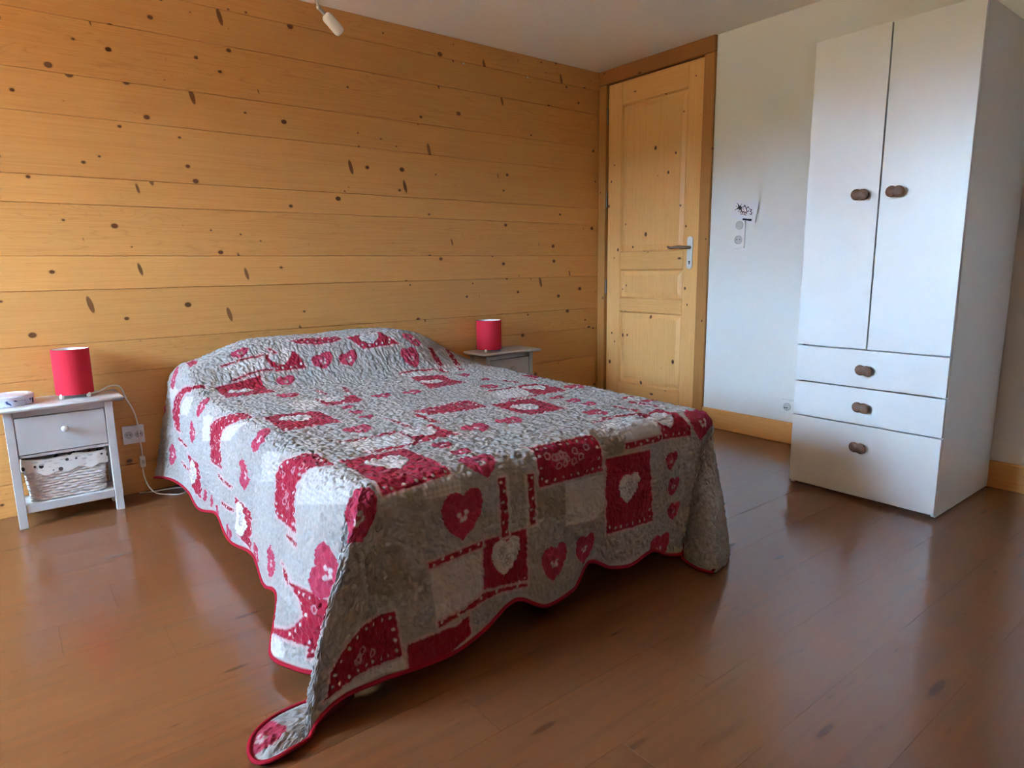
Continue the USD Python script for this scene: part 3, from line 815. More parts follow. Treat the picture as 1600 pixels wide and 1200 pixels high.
    ('hred', [-2.551, -2.113, 0.125, 0]),
    ('hred', [-2.842, -2.031, 0.125, 0]),
    ('hred', [-2.219, -2.327, 0.1, 0]),
    ('hred', [-2.084, -2.326, 0.085, 0]),
    ('hred', [-1.696, -2.433, 0.1, 0]),
    ('hred', [-1.709, -2.138, 0.06, 0]),
    ('hred', [-1.674, -2.231, 0.06, 0]),
    ('hred', [-1.649, -2.319, 0.06, 0]),
    ('hred', [-2.281, -1.705, 0.09, 0]),
    ('hred', [-2.463, -1.795, 0.06, 0]),
    ('hred', [-2.457, -1.882, 0.06, 0]),
    ('hred', [-2.468, -1.983, 0.1, 0]),
    ('hred', [-2.561, -1.462, 0.09, 0]),
    ('hred', [-2.83, -1.307, 0.09, 0]),
    ('hred', [-2.257, -1.021, 0.08, 0]),
    ('hred', [-2.132, -1.045, 0.08, 0]),
    ('hred', [-2.148, -1.705, 0.09, 0]),
    ('hred', [-1.838, -1.79, 0.09, 0]),
    ('hred', [-1.764, -1.51, 0.06, 0]),
    ('hred', [-1.758, -1.592, 0.06, 0]),
    ('hred', [-1.751, -1.665, 0.06, 0]),
    ('hred', [-1.554, -1.388, 0.09, 0]),
    ('hred', [-1.829, -1.165, 0.08, 0]),
    ('hred', [-2.255, -0.437, 0.1, 0]),
    ('hred', [-2.14, -0.465, 0.09, 0]),
    ('hred', [-2.536, -0.762, 0.09, 0]),
    ('hred', [-2.444, -0.471, 0.08, 0]),
    ('hred', [-2.454, -1.211, 0.05, 0]),
    ('hred', [-2.466, -1.314, 0.05, 0]),
    ('hred', [-2.444, -1.11, 0.05, 0]),
    ('hred', [-2.565, -1.464, 0.09, 0]),
    ('hred', [-1.853, -0.548, 0.09, 0]),
    ('hred', [-1.79, -0.486, 0.06, 0]),
    ('hred', [-1.813, -0.453, 0.06, 0]),
    ('hred', [-1.73, -0.825, 0.06, 0]),
    ('hred', [-1.726, -0.986, 0.05, 0]),
    ('hred', [-1.821, -1.152, 0.08, 0]),
    ('hred', [-1.461, -0.682, 0.06, 0]),
    ('hred', [-3.124, -0.219, 0.09, 0]),
    ('hred', [-2.975, -1.197, 0.1, 0]),
    ('hred', [-2.962, -0.516, 0.09, 0]),
    ('hred', [-2.838, -0.615, 0.09, 0]),
    ('hred', [-3.177, -0.691, 0.045, 0]),
    ('hred', [-3.18, -0.767, 0.045, 0]),
    ('hred', [-3.196, -0.85, 0.05, 0]),
    ('hred', [-3.218, -1.037, 0.06, 0]),
    ('hred', [-3.193, -1.333, 0.075, 0]),
    ('hred', [-3.15, -1.516, 0.09, 0]),
    ('hred', [-2.846, -0.162, 0.08, 0]),
    ('hred', [-2.962, -0.031, 0.06, 0]),
    ('hred', [-2.582, -0.302, 0.08, 0]),
    ('hred', [-3.289, -2.386, 0.09, 0]),
]

# ------------------------------------------------------------------ wardrobe
wd = thing("wardrobe", "tall white wardrobe with two doors, three drawers and brown wooden knobs", "wardrobe")
WXF, WXB, WL, WR, WH = -0.633, -0.021, -1.842, -2.441, 1.89
t = 0.018
cx = WXF + 0.019                             # carcass front behind the fronts
for a, b in ((WL - t, WL), (WR, WR + t)):
    obj("side_panel", rbox(cx, WXB, a, b, 0.004, WH, 0.0015, 1), M["lacquer"], wd, smooth=False)
obj("top_panel", rbox(cx, WXB, WR + t, WL - t, WH - t, WH, 0.001, 1), M["lacquer"], wd, smooth=False)
obj("bottom_panel", rbox(cx, WXB, WR + t, WL - t, 0.02, 0.038, 0.001, 1), M["lacquer"], wd, smooth=False)
obj("back_panel", box(WXB - 0.006, WXB, WR + t, WL - t, 0.02, WH - t), M["lacquer"], wd, smooth=False)
obj("shelf", box(cx + 0.02, WXB - 0.006, WR + t, WL - t, 0.635, 0.651), M["lacquer"], wd, smooth=False)
obj("plinth", box(cx + 0.03, cx + 0.045, WR + t, WL - t, 0.0, 0.02), M["lacquer"], wd, smooth=False)


def knob_mesh(y, z):
    """A turned wooden knob of two overlapping round lobes on a short neck."""
    n, rings = 56, 14
    th = np.arange(n) * 2 * np.pi / n
    o, r0 = 0.0125, 0.0225
    two = [o * np.cos(th) * s + np.sqrt(np.maximum(r0 ** 2 - (o * np.sin(th)) ** 2, 0)) for s in (1, -1)]
    rad = np.log(np.exp(two[0] / 0.0012) + np.exp(two[1] / 0.0012)) * 0.0012 - 0.0008
    v = []
    for k in range(rings):
        a = np.pi * 0.93 * k / (rings - 1)                     # from the crown round to the back
        ro, dp = np.sin(a), np.cos(a)
        tilt = 0.05
        v.append(np.stack([np.full(n, WXF - 0.021 - 0.012 * dp), y + rad * ro * np.cos(th), z + rad * ro * np.sin(th) + tilt * rad * ro * np.cos(th)], 1))
    v = np.vstack(v)
    i, j = np.meshgrid(np.arange(rings - 1), np.arange(n), indexing="ij")
    q = np.stack([i * n + j, i * n + (j + 1) % n, (i + 1) * n + (j + 1) % n, (i + 1) * n + j], -1).reshape(-1, 4)
    m = trimesh.Trimesh(v, np.vstack([q[:, [0, 1, 2]], q[:, [0, 2, 3]]]), process=False)
    m.merge_vertices()
    m.update_faces(m.nondegenerate_faces())
    m.fix_normals()
    nk = turned(trimesh.creation.cylinder(0.011, 0.014, sections=24), [0, 1, 0], np.pi / 2)
    nk.apply_translation([WXF - 0.006, y, z])
    return join(m, nk)


ym = (WL + WR) / 2 + 0.003
for y0, y1, ky in ((ym + 0.0025, WL - 0.001, -2.072), (WR + 0.001, ym - 0.0025, -2.203)):
    d = obj("door", rbox(WXF, cx - 0.001, y0, y1, 0.6455, WH - 0.001, 0.0025, 2), M["lacquer"], wd)
    obj("knob", knob_mesh(ky, 1.264), M["knob"], d, smooth=40, label="brown wooden knob")
for z0, z1, kz in ((0.4855, 0.6405, 0.560), (0.329, 0.4805, 0.404), (0.018, 0.324, 0.233)):
    d = obj("drawer", rbox(WXF, cx - 0.001, WR + 0.001, WL - 0.001, z0, z1, 0.0025, 2), M["lacquer"], wd)
    obj("knob", knob_mesh(-2.142, kz), M["knob"], d, smooth=40, label="brown wooden knob")
    obj("drawer_box", box(cx + 0.003, cx + 0.45, WR + t + 0.012, WL - t - 0.012, z0 + 0.025, z1 - 0.02), M["lacquer"], d, smooth=False)

# ------------------------------------------------------------------ bed and cover
bd = thing("bed", "double bed hidden under the red and grey heart quilt", "bed")
obj("base", rbox(-2.765, -1.60, -1.93, -0.06, 0.14, 0.26, 0.01, 2), M["bed_wood"], bd)
for x in (-2.72, -1.645):
    for y in (-1.87, -0.14):
        obj("leg", rbox(x - 0.03, x + 0.03, y - 0.03, y + 0.03, 0.0, 0.14, 0.004, 1), M["bed_wood"], bd, smooth=False)
obj("mattress", rbox(-2.775, -1.59, -1.94, -0.05, 0.26, 0.462, 0.05, 3), M["mattress"], bd)

STEP = 0.0032
V, F, UV, HEM, HD = cover(STEP)
NTRI = len(F)
# shared normals across the patches' seams
key = np.round(V / 2e-5).astype(np.int64)
_, inv = np.unique(key, axis=0, return_inverse=True)
inv = inv.ravel()


def shared_normals(P):
    fn = np.cross(P[F[:, 1]] - P[F[:, 0]], P[F[:, 2]] - P[F[:, 0]])
    n = np.zeros((inv.max() + 1, 3))
    for c in range(3):
        for k in range(3):
            n[:, c] += np.bincount(inv[F[:, k]], fn[:, c], minlength=len(n))
    n = n[inv]
    return n / np.maximum(np.linalg.norm(n, axis=1, keepdims=True), 1e-12)


NRM = shared_normals(V)
P3 = np.c_[UV, np.zeros(len(UV))]
na = meshkit.fbm(P3 * [46, 60, 1], 2, 11)
nb = meshkit.fbm(P3 * [60, 46, 1] + 7.7, 2, 23)
stip = np.minimum(np.abs(na - 0.5), np.abs(nb - 0.5)) * 2          # wandering stitched channels between puffs
puff = np.clip(stip / 0.30, 0, 1) ** 0.6
soft = meshkit.fbm(P3 * [7, 7, 1] + 3.1, 3, 5) - 0.5
edge = smooth(0.0, 0.03, HD)
amp = 0.0078
V2 = V + NRM * ((puff - 0.62) * amp * edge + soft * 0.006 * edge)[:, None]
V2[:, 2] = np.maximum(V2[:, 2], 0.0075)

# printed patchwork, as colours at the vertices
LINEN = np.array([0.47, 0.45, 0.415])
LIGHT = np.array([0.70, 0.67, 0.63])
TAUPE = np.array([0.41, 0.37, 0.32])
RED = np.array([0.42, 0.014, 0.045])
DEEP = np.array([0.36, 0.009, 0.028])
ROSE = np.array([0.52, 0.045, 0.10])
CREAM = np.array([0.78, 0.73, 0.69])
u, v = UV[:, 0], UV[:, 1]
col = np.tile(LINEN, (len(UV), 1))
# base cloth: rows of patches of slightly different linens
row = np.floor(v / 0.185).astype(int)
offs = ((row * 7919) % 13) / 13.0
cell = np.floor((u + offs) / 0.27).astype(int)
hsh = ((cell * 73856093) ^ (row * 19349663)) & 0xFFFF
tone = 0.93 + 0.16 * (hsh % 97) / 97.0
col *= tone[:, None]
fleck = meshkit.noise(P3 * 150, 31)
col *= (0.90 + 0.2 * fleck)[:, None]


def inside(poly_pts, idx):
    """Even-odd test and distance to the outline for the vertices idx."""
    p = UV[idx]
    c = np.zeros(len(p), bool)
    dist = np.full(len(p), 1e9)
    n = len(poly_pts)
    for k in range(n):
        a, b = poly_pts[k], poly_pts[(k + 1) % n]
        cond = (a[1] > p[:, 1]) != (b[1] > p[:, 1])
        with np.errstate(divide="ignore", invalid="ignore"):
            xc = (b[0] - a[0]) * (p[:, 1] - a[1]) / (b[1] - a[1] + 1e-15) + a[0]
        c ^= cond & (p[:, 0] < xc)
        ab = b - a
        tt = np.clip(((p - a) @ ab) / (ab @ ab + 1e-12), 0, 1)
        dist = np.minimum(dist, np.linalg.norm(p - a - tt[:, None] * ab, axis=1))
    return np.where(c, dist, -dist)


def near(x0, y0, x1, y1):
    return np.nonzero((u > x0) & (u < x1) & (v > y0) & (v < y1))[0]


def blend(idx, k, color):
    k = np.clip(k, 0, 1)[:, None]
    col[idx] = col[idx] * (1 - k) + np.asarray(color) * k


def dots(points, r, color=CREAM):
    for px, py in points:
        i = near(px - r - 0.004, py - r - 0.004, px + r + 0.004, py + r + 0.004)
        if len(i):
            blend(i, (r - np.hypot(u[i] - px, v[i] - py)) / 0.0025 + 0.5, color)


def ring(px, py, r, w, color):
    i = near(px - r - 0.01, py - r - 0.01, px + r + 0.01, py + r + 0.01)
    if len(i):
        blend(i, (w - np.abs(np.hypot(u[i] - px, v[i] - py) - r)) / 0.0025 + 0.5, color)


def heart_field(idx, cx_, cy_, w):
    x = (u[idx] - cx_) / (w * 0.44)
    tall = 0.62 if cy_ > -0.52 and cx_ > -2.75 else 1.0         # hearts over the pillow slope are seen along less cloth
    y = (v[idx] - cy_) / (w * 0.46 * tall) + 0.12
    f = (x * x + y * y - 1) ** 3 - x * x * y ** 3
    return -np.sign(f) * np.abs(f) ** (1 / 3.0) * w * 0.25


def soft_poly(pts, grow=0.0):
    i = near(pts[:, 0].min() - 0.01, pts[:, 1].min() - 0.01, pts[:, 0].max() + 0.01, pts[:, 1].max() + 0.01)
    return i, inside(pts, i) + grow


prng = np.random.default_rng(5)
for kind, data in FEATURES:
    if kind in ("light", "ging", "taupe"):
        pts = np.array(data).reshape(-1, 2)
        i, d = soft_poly(pts)
        if not len(i):
            continue
        if kind == "ging":
            chk = 0.5 * (np.sin(u[i] * 2 * np.pi / 0.0145) > 0) + 0.5 * (np.sin(v[i] * 2 * np.pi / 0.0145) > 0)
            c = np.array([0.70, 0.68, 0.64]) - chk[:, None] * np.array([0.16, 0.16, 0.16])
            k = np.clip(d / 0.003 + 0.5, 0, 1)[:, None]
            col[i] = col[i] * (1 - k) + c * k
        else:
            c = LIGHT if kind == "light" else TAUPE
            c = c * (0.95 + 0.1 * fleck[i])[:, None]
            k = np.clip(d / 0.003 + 0.5, 0, 1)[:, None]
            col[i] = col[i] * (1 - k) + c * k
    elif kind in ("red", "redd", "redm", "strip", "plainred"):
        pts = np.array(data).reshape(-1, 2)
        i, d = soft_poly(pts)
        if not len(i):
            continue
        blend(i, (d + 0.0075) / 0.003 + 0.5, np.array([0.66, 0.50, 0.48]))     # pale piped outline
        base = {"red": RED, "redd": RED, "redm": RED, "strip": DEEP, "plainred": DEEP}[kind]
        blend(i, d / 0.003 + 0.5, base)
        pg = Polygon(pts).buffer(0)
        if kind == "strip":
            c = np.array(pg.minimum_rotated_rectangle.exterior.coords)
            e0, e1 = c[1] - c[0], c[2] - c[1]
            (ln, mid0, mid1) = (e0, (c[0] + c[3]) / 2, (c[1] + c[2]) / 2) if np.hypot(*e0) > np.hypot(*e1) else (e1, (c[0] + c[1]) / 2, (c[2] + c[3]) / 2)
            n = max(int(np.hypot(*ln) / 0.026), 1)
            w = min(np.hypot(*e0), np.hypot(*e1))
            nn = np.array([-ln[1], ln[0]]) / np.hypot(*ln)
            if len(pts) <= 4 or True:
                for q in range(n):
                    pp = mid0 + (mid1 - mid0) * (q + 0.5) / n + nn * w * 0.18 * (1 if q % 2 else -1)
                    if pg.buffer(-0.003).contains(Point(*pp)):
                        dots([pp], 0.0042)
        elif kind != "plainred":
            inner = pg.buffer(-0.012)
            for gpoly in getattr(inner, "geoms", [inner]):
                if gpoly.is_empty:
                    continue
                ext = gpoly.exterior
                n = int(ext.length / 0.030)
                for q in range(n):
                    pt = ext.interpolate((q + 0.3 * prng.random()) / n, normalized=True)
                    if kind == "redm" or pt.y < gpoly.bounds[1] + 0.03:
                        dots([(pt.x, pt.y)], 0.0042 if prng.random() < 0.7 else 0.003)
            if kind == "redm":
                x0, y0, x1, y1 = pg.bounds
                core = pg.buffer(-0.032)
                for q in range(60):
                    a = (x0 + (x1 - x0) * prng.random(), y0 + (y1 - y0) * prng.random())
                    if core.contains(Point(*a)) and q % 2 == 0:
                        ring(a[0], a[1], 0.009, 0.0022, np.array([0.66, 0.36, 0.38]))
    elif kind in ("white", "hred"):
        hx_, hy_, w, _ = data
        i = near(hx_ - w, hy_ - w, hx_ + w, hy_ + w)
        if not len(i):
            continue
        d = heart_field(i, hx_, hy_, w)
        if kind == "white":
            blend(i, (d + 0.004) / 0.004 + 0.5, np.array([0.24, 0.02, 0.04]))
            blend(i, d / 0.004 + 0.5, CREAM)
            for q in range(9):
                a = prng.uniform(-0.25, 0.25, 2) * w
                ring(hx_ + a[0], hy_ + a[1], 0.007, 0.0016, LINEN * 0.85)
            blend(i, (0.002 - np.abs(d - 0.008)) / 0.003, LINEN)
        else:
            blend(i, (d + 0.005) / 0.004 + 0.5, np.array([0.60, 0.42, 0.42]))
            blend(i, d / 0.004 + 0.5, ROSE if w > 0.065 else ROSE * 0.9)
            for a in ((-0.09, 0.03), (0.09, 0.05), (-0.03, -0.08), (0.07, -0.06)):
                if w > 0.055:
                    dots([(hx_ + a[0] * w, hy_ + a[1] * w)], 0.055 * w, np.array([0.74, 0.60, 0.58]))
# lower border and binding
col *= np.array([0.71, 0.705, 0.735])
blend(np.arange(len(u)), (0.007 - HD) / 0.003 + 0.5, DEEP)



qm = usdkit.material(stage, L + "quilt_print", {"a": ("attribute", {"attribute": "print"}), "g": ("geometry", {}),
    "n": ("noise_texture", {"scale": 420.0, "detail": 2.0}), "b": ("bump", {"strength": 0.25, "distance": 0.0015}),
    "p": ("principled_bsdf", {"roughness": 0.92, "specular_ior_level": 0.15, "sheen_weight": 0.12, "sheen_roughness": 0.5})},
    [("a.color", "p.base_color"), ("g.position", "n.vector"), ("n.fac", "b.height"), ("b.normal", "p.normal")], surface="p.BSDF")

ql = thing("quilt", "grey linen patchwork quilt with red squares and hearts spread over the bed", "quilt")
qp = obj("patchwork", (V2, F), qm, ql, smooth=False)
gm = UsdGeom.Mesh(qp)
gm.CreateNormalsAttr(Vt.Vec3fArray.FromNumpy(shared_normals(V2).astype(np.float32)))
gm.SetNormalsInterpolation("vertex")
UsdGeom.PrimvarsAPI(gm).CreatePrimvar("print", Sdf.ValueTypeNames.Color3fArray, "vertex").Set(Vt.Vec3fArray.FromNumpy(np.clip(col, 0, 1).astype(np.float32)))
# red binding round the hem
hem = HEM[np.r_[True, np.linalg.norm(np.diff(HEM, axis=0), axis=1) > 1e-5]]
hem = hem[::3]
hem[:, 2] = np.maximum(hem[:, 2], 0.0062)
obj("binding", tube(hem, 0.0048, 8), M["hem"], ql, smooth=True, label="dark red bound hem")
# the lining, a little inside the printed face
Vl, Fl, _, _, _ = cover(0.012)
nl = np.zeros_like(Vl)
fn = np.cross(Vl[Fl[:, 1]] - Vl[Fl[:, 0]], Vl[Fl[:, 2]] - Vl[Fl[:, 0]])
for k in range(3):
    np.add.at(nl, Fl[:, k], fn)
nl /= np.maximum(np.linalg.norm(nl, axis=1, keepdims=True), 1e-12)
Vl = Vl - nl * 0.008
Vl[:, 2] = np.maximum(Vl[:, 2], 0.002)
obj("lining", (Vl, Fl), M["lining"], ql, smooth=True, label="dark red underside of the quilt")

# ------------------------------------------------------------------ nightstands
NH, NW = 0.495, 0.182                        # top height, half width over the legs
YB, YFN = -0.028, -0.200                     # back and front of the legs


def nightstand(loc, label):
    g = thing("nightstand", label, "nightstand", loc)
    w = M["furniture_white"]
    # top board with a rounded, slightly hollow moulded edge
    prof = [(0.0, 0.0), (0.006, 0.002), (0.010, 0.008), (0.010, 0.013), (0.007, 0.018), (0.0, 0.020)]
    rings = []
    for e, z in prof:
        rings.append([[-NW - 0.030 - e, YFN - 0.026 - e, NH - 0.02 + z], [NW + 0.030 + e, YFN - 0.026 - e, NH - 0.02 + z], [NW + 0.030 + e, YB + 0.010, NH - 0.02 + z], [-NW - 0.030 - e, YB + 0.010, NH - 0.02 + z]])
    obj("top", trimesh.convex.convex_hull(np.array(rings).reshape(-1, 3)), w, g, smooth=40)
    for sx in (-1, 1):
        for y0 in (YFN, YB - 0.03):
            x0 = sx * NW if sx < 0 else NW - 0.03
            # legs taper a little towards the floor
            m = rbox(x0, x0 + 0.03, y0, y0 + 0.03, 0.0, NH - 0.02, 0.002, 1)
            obj("leg", m, w, g, smooth=False)
        xs = sx * (NW - 0.010)
        obj("side_panel", box(min(xs, xs - sx * 0.012), max(xs, xs - sx * 0.012), YFN + 0.03, YB - 0.03, 0.285, NH - 0.02), w, g, smooth=False)
        obj("side_rail", box(min(xs, xs - sx * 0.015), max(xs, xs - sx * 0.015), YFN + 0.03, YB - 0.03, 0.062, 0.092), w, g, smooth=False)
    obj("front_rail", rbox(-NW + 0.03, NW - 0.03, YFN + 0.004, YFN + 0.020, 0.060, 0.094, 0.002, 1), w, g, smooth=False)
    obj("shelf", box(-NW + 0.026, NW - 0.026, YFN + 0.020, YB - 0.012, 0.080, 0.092), w, g, smooth=False)
    obj("back_panel", box(-NW + 0.03, NW - 0.03, YB - 0.010, YB - 0.004, 0.28, NH - 0.02), w, g, smooth=False)
    obj("apron", rbox(-NW + 0.03, NW - 0.03, YFN + 0.006, YFN + 0.018, NH - 0.046, NH - 0.02, 0.001, 1), w, g, smooth=False)
    obj("divider", rbox(-NW + 0.03, NW - 0.03, YFN + 0.006, YB - 0.012, 0.284, 0.296, 0.001, 1), w, g, smooth=False)
    d = obj("drawer", rbox(-NW + 0.032, NW - 0.032, YFN + 0.001, YFN + 0.017, 0.2985, NH - 0.049, 0.003, 2), w, g)
    kn = lathe([(0.0, 0.0), (0.006, 0.0), (0.006, 0.008), (0.0115, 0.013), (0.0135, 0.019), (0.011, 0.025), (0.005, 0.028), (0.0, 0.0285)], 24)
    kn = turned(kn, [1, 0, 0], np.pi / 2)
    obj("knob", moved(kn, 0.008, YFN + 0.001, 0.386), w, d, smooth=50)
    return g


LNX, RNX = -3.262, -0.972
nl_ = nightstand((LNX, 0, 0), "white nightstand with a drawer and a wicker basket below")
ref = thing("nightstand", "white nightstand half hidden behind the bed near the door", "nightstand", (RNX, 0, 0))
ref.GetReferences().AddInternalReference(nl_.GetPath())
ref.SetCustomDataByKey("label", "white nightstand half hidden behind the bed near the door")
ref.SetInstanceable(True)

# wicker basket on the lower shelf of the left stand
bk = thing("basket", "white wicker basket with a spotted cloth liner inside the nightstand", "basket", (LNX - 0.002, 0, 0.0925))
bx0, by0, by1, bh = 0.140, YFN + 0.026, YB - 0.022, 0.168


def rrect(hw, y0, y1, r, n):
    """Points round a rounded rectangle, evenly spaced."""
    pg = Polygon([(-hw, y0), (hw, y0), (hw, y1), (-hw, y1)]).buffer(-r).buffer(r, 8)
    ex = pg.exterior
    return np.array([ex.interpolate(k / n, normalized=True).coords[0] for k in range(n)])


NS = 240
rows_ = 15
pts = rrect(1.0, -1.0, 1.0, 0.25, NS)
v_, zz = [], np.linspace(0, bh, rows_ * 6 + 1)
s = np.arange(NS) / NS
stakes = 44
for z in zz:
    k = 0.90 + 0.10 * z / bh
    r_ = min(int(z / bh * rows_), rows_ - 1)
    ph = (z / bh * rows_) % 1.0
    bulge = 0.0058 * np.sin(np.pi * ph) * (0.45 + 0.55 * np.cos(2 * np.pi * s * stakes / 2 + np.pi * (r_ % 2))) + 0.0012 * np.sin(np.pi * ph)
    hw, yc, hy_ = bx0 * k, (by0 + by1) / 2, (by1 - by0) / 2 * k
    base = np.stack([pts[:, 0] * hw, yc + pts[:, 1] * hy_], 1)
    cen = np.stack([base[:, 0] * 0.0, np.full(NS, yc)], 1)
    nrm = base - cen
    nrm[:, 0] /= hw
    nrm[:, 1] /= hy_
    ax = np.abs(nrm)
    nrm = np.where((ax[:, :1] > ax[:, 1:]), np.stack([np.sign(nrm[:, 0]), nrm[:, 1] * 0], 1), np.stack([nrm[:, 0] * 0, np.sign(nrm[:, 1])], 1))
    base = base + nrm * bulge[:, None]
    v_.append(np.c_[base, np.full(NS, z + 0.0015 * np.sin(2 * np.pi * s * 7 + r_))])
nz = len(zz)
inner = []
for z in (bh, 0.012):
    hw, hy_ = bx0 * 0.93, (by1 - by0) / 2 * 0.90
    inner.append(np.c_[pts[:, 0] * hw, (by0 + by1) / 2 + pts[:, 1] * hy_, np.full(NS, z)])
allv = np.vstack(v_ + inner)
nrows = nz + 2
i, j = np.meshgrid(np.arange(nrows - 1), np.arange(NS), indexing="ij")
q = np.stack([i * NS + j, i * NS + (j + 1) % NS, (i + 1) * NS + (j + 1) % NS, (i + 1) * NS + j], -1).reshape(-1, 4)
cap0 = [[len(allv), (k + 1) % NS, k] for k in range(NS)]
cap1 = [[len(allv) + 1, (nrows - 1) * NS + k, (nrows - 1) * NS + (k + 1) % NS] for k in range(NS)]
allv = np.vstack([allv, [0, (by0 + by1) / 2, 0.0], [0, (by0 + by1) / 2, 0.012]])
tri = np.vstack([q[:, [0, 1, 2]], q[:, [0, 2, 3]], cap0, cap1])
M["wicker"] = plain("white_wicker", (0.60, 0.55, 0.51), 0.7, 0.3, vary=0.2, vscale=120)
obj("wicker_body", trimesh.Trimesh(allv, tri, process=False), M["wicker"], bk, smooth=50)
M["spots"] = usdkit.material(stage, L + "spotted_cotton", {"g": ("geometry", {}), "m": ("mapping", {"scale": (34, 34, 34)}), "v": ("voronoi_texture", {"scale": 1.0, "randomness": 0.55}),
    "r": ("rgb_ramp", {"ramp": [(0.0, (0.05, 0.045, 0.05)), (0.27, (0.05, 0.045, 0.05)), (0.31, (0.74, 0.71, 0.67)), (1, (0.74, 0.71, 0.67))]}),
    "p": ("principled_bsdf", {"roughness": 0.9, "specular_ior_level": 0.1})}, [("g.position", "m.vector"), ("m.vector", "v.vector"), ("v.distance", "r.fac"), ("r.color", "p.base_color")], surface="p.BSDF")
NB = 360
pb = rrect(1.0, -1.0, 1.0, 0.25, NB)
sb = np.arange(NB) / NB
prof = [(0.91, bh - 0.045), (0.93, bh - 0.005), (0.97, bh + 0.008), (1.01, bh + 0.010), (1.045, bh + 0.002), (1.055, bh - 0.015), (1.06, bh - 0.030), (1.062, bh - 0.042)]
rr_ = []
for k_, (sc, z) in enumerate(prof):
    fr = max(0, (k_ - 2) / 5.0)
    wob = 1 + 0.022 * fr * np.sin(2 * np.pi * sb * 15 + 1.3 * np.sin(2 * np.pi * sb * 5)) + 0.01 * np.sin(2 * np.pi * sb * 9)
    hw, hy_ = bx0 * sc, (by1 - by0) / 2 * (1 + (sc - 1) * 1.4)
    zz_ = z + fr * 0.006 * np.sin(2 * np.pi * sb * 15 + 2.0) - 0.014 * fr * np.sin(np.pi * np.clip((pb[:, 0] + 1) / 2, 0, 1)) + 0.004 * np.sin(2 * np.pi * sb * 6)
    rr_.append(np.c_[pb[:, 0] * hw * (1 + (wob - 1) * 0.4), (by0 + by1) / 2 + pb[:, 1] * hy_ * wob, zz_])
lv = np.vstack(rr_)
i, j = np.meshgrid(np.arange(len(prof) - 1), np.arange(NB), indexing="ij")
q = np.stack([i * NB + j, i * NB + (j + 1) % NB, (i + 1) * NB + (j + 1) % NB, (i + 1) * NB + j], -1).reshape(-1, 4)
obj("liner", (lv, q), M["spots"], bk, smooth=True, label="white cotton liner with black spots")


# ------------------------------------------------------------------ bedside lamps
def lamp(loc, label, r, z0, z1, cord=None):
    g = thing("table_lamp", label, "lamp", loc, group="red bedside lamps")
    prof = [(r, z0), (r, z1), (r - 0.0016, z1 + 0.0008), (r - 0.003, z1), (r - 0.003, z0), (r - 0.0016, z0 - 0.0008), (r, z0)]
    sh = lathe(prof[:3] + [(r - 0.0012, z1), (r - 0.0012, z0), (r, z0)], 64)
    s_ = obj("shade", sh, M["red_shade"], g, smooth=40)
    obj("shade_lining", lathe([(r - 0.0014, z0 + 0.001), (r - 0.0014, z1 - 0.0005), (r - 0.0026, z1 - 0.0005), (r - 0.0026, z0 + 0.001), (r - 0.0014, z0 + 0.001)], 64), M["shade_inside"], s_, smooth=40, label="white inside of the shade")
    obj("base", lathe([(0, z0 + 0.004), (r - 0.004, z0 + 0.004), (r - 0.004, z0 + 0.008), (0, z0 + 0.010)], 48), M["plastic"], g, smooth=40)
    obj("socket", lathe([(0, z0 + 0.008), (0.018, z0 + 0.008), (0.016, z0 + 0.05), (0, z0 + 0.052)], 24), M["plastic"], g, smooth=40)
    obj("bulb", lathe([(0.0, z0 + 0.050), (0.010, z0 + 0.052), (0.014, z0 + 0.065), (0.022, z0 + 0.085), (0.022, z0 + 0.098), (0.014, z0 + 0.111), (0, z0 + 0.116)], 24), M["opal"], g, smooth=60)
    for k in range(3):
        a = math.radians((-90 - 52, -90 + 42, 90)[k])
        f = lathe([(0, 0), (0.0065, 0.0005), (0.0085, 0.006), (0.0085, 0.012), (0.006, z0 + 0.004), (0, z0 + 0.005)], 16)
        obj("foot", moved(f, (r - 0.004) * math.cos(a), (r - 0.004) * math.sin(a), 0), M["plastic"], g, smooth=50, label="small white round foot")
    if cord:
        pts = np.array(cord, float)
        pts = pts - np.array(loc)
        c = obj("cord", tube(spline(pts, 160), 0.0032, 8), M["plastic"], g, smooth=True, label="white power cord")
    return g


LLX, LLY = -3.197, -0.115
cord_pts = [(LLX + 0.03, LLY + 0.03, NH + 0.012), (LLX + 0.085, LLY + 0.02, NH + 0.008), (-3.075, -0.085, NH + 0.022), (-3.035, -0.07, NH + 0.018), (-3.015, -0.055, NH - 0.03), (-2.990, -0.045, 0.40), (-2.977, -0.04, 0.33),
            (-2.974, -0.04, 0.25), (-2.972, -0.035, 0.19), (-2.976, -0.035, 0.11), (-2.967, -0.06, 0.045), (-2.945, -0.09, 0.012), (-2.905, -0.130, 0.005), (-2.86, -0.165, 0.005), (-2.815, -0.12, 0.005), (-2.83, -0.075, 0.005), (-2.90, -0.05, 0.005), (-2.95, -0.045, 0.005), (-3.0, -0.025, 0.005)]
g = lamp((LLX, LLY, NH), "red cylinder lamp with a trailing white cord beside the blue box", 0.067, 0.016, 0.199, cord_pts)
sw = rbox(-0.011, 0.011, -0.009, 0.009, -0.026, 0.026, 0.004, 2)
swp = obj("switch", moved(sw, -2.973 - LLX, -0.036 - LLY, 0.152 - NH), M["plastic"], g, label="white inline cord switch")
obj("rocker", moved(rbox(-0.006, 0.006, -0.012, -0.008, -0.009, 0.009, 0.001, 1), -2.973 - LLX, -0.036 - LLY, 0.152 - NH), M["furniture_white"], swp)
lamp((-1.070, -0.118, NH), "red cylinder lamp with white feet on the stand behind the bed", 0.076, 0.012, 0.188)

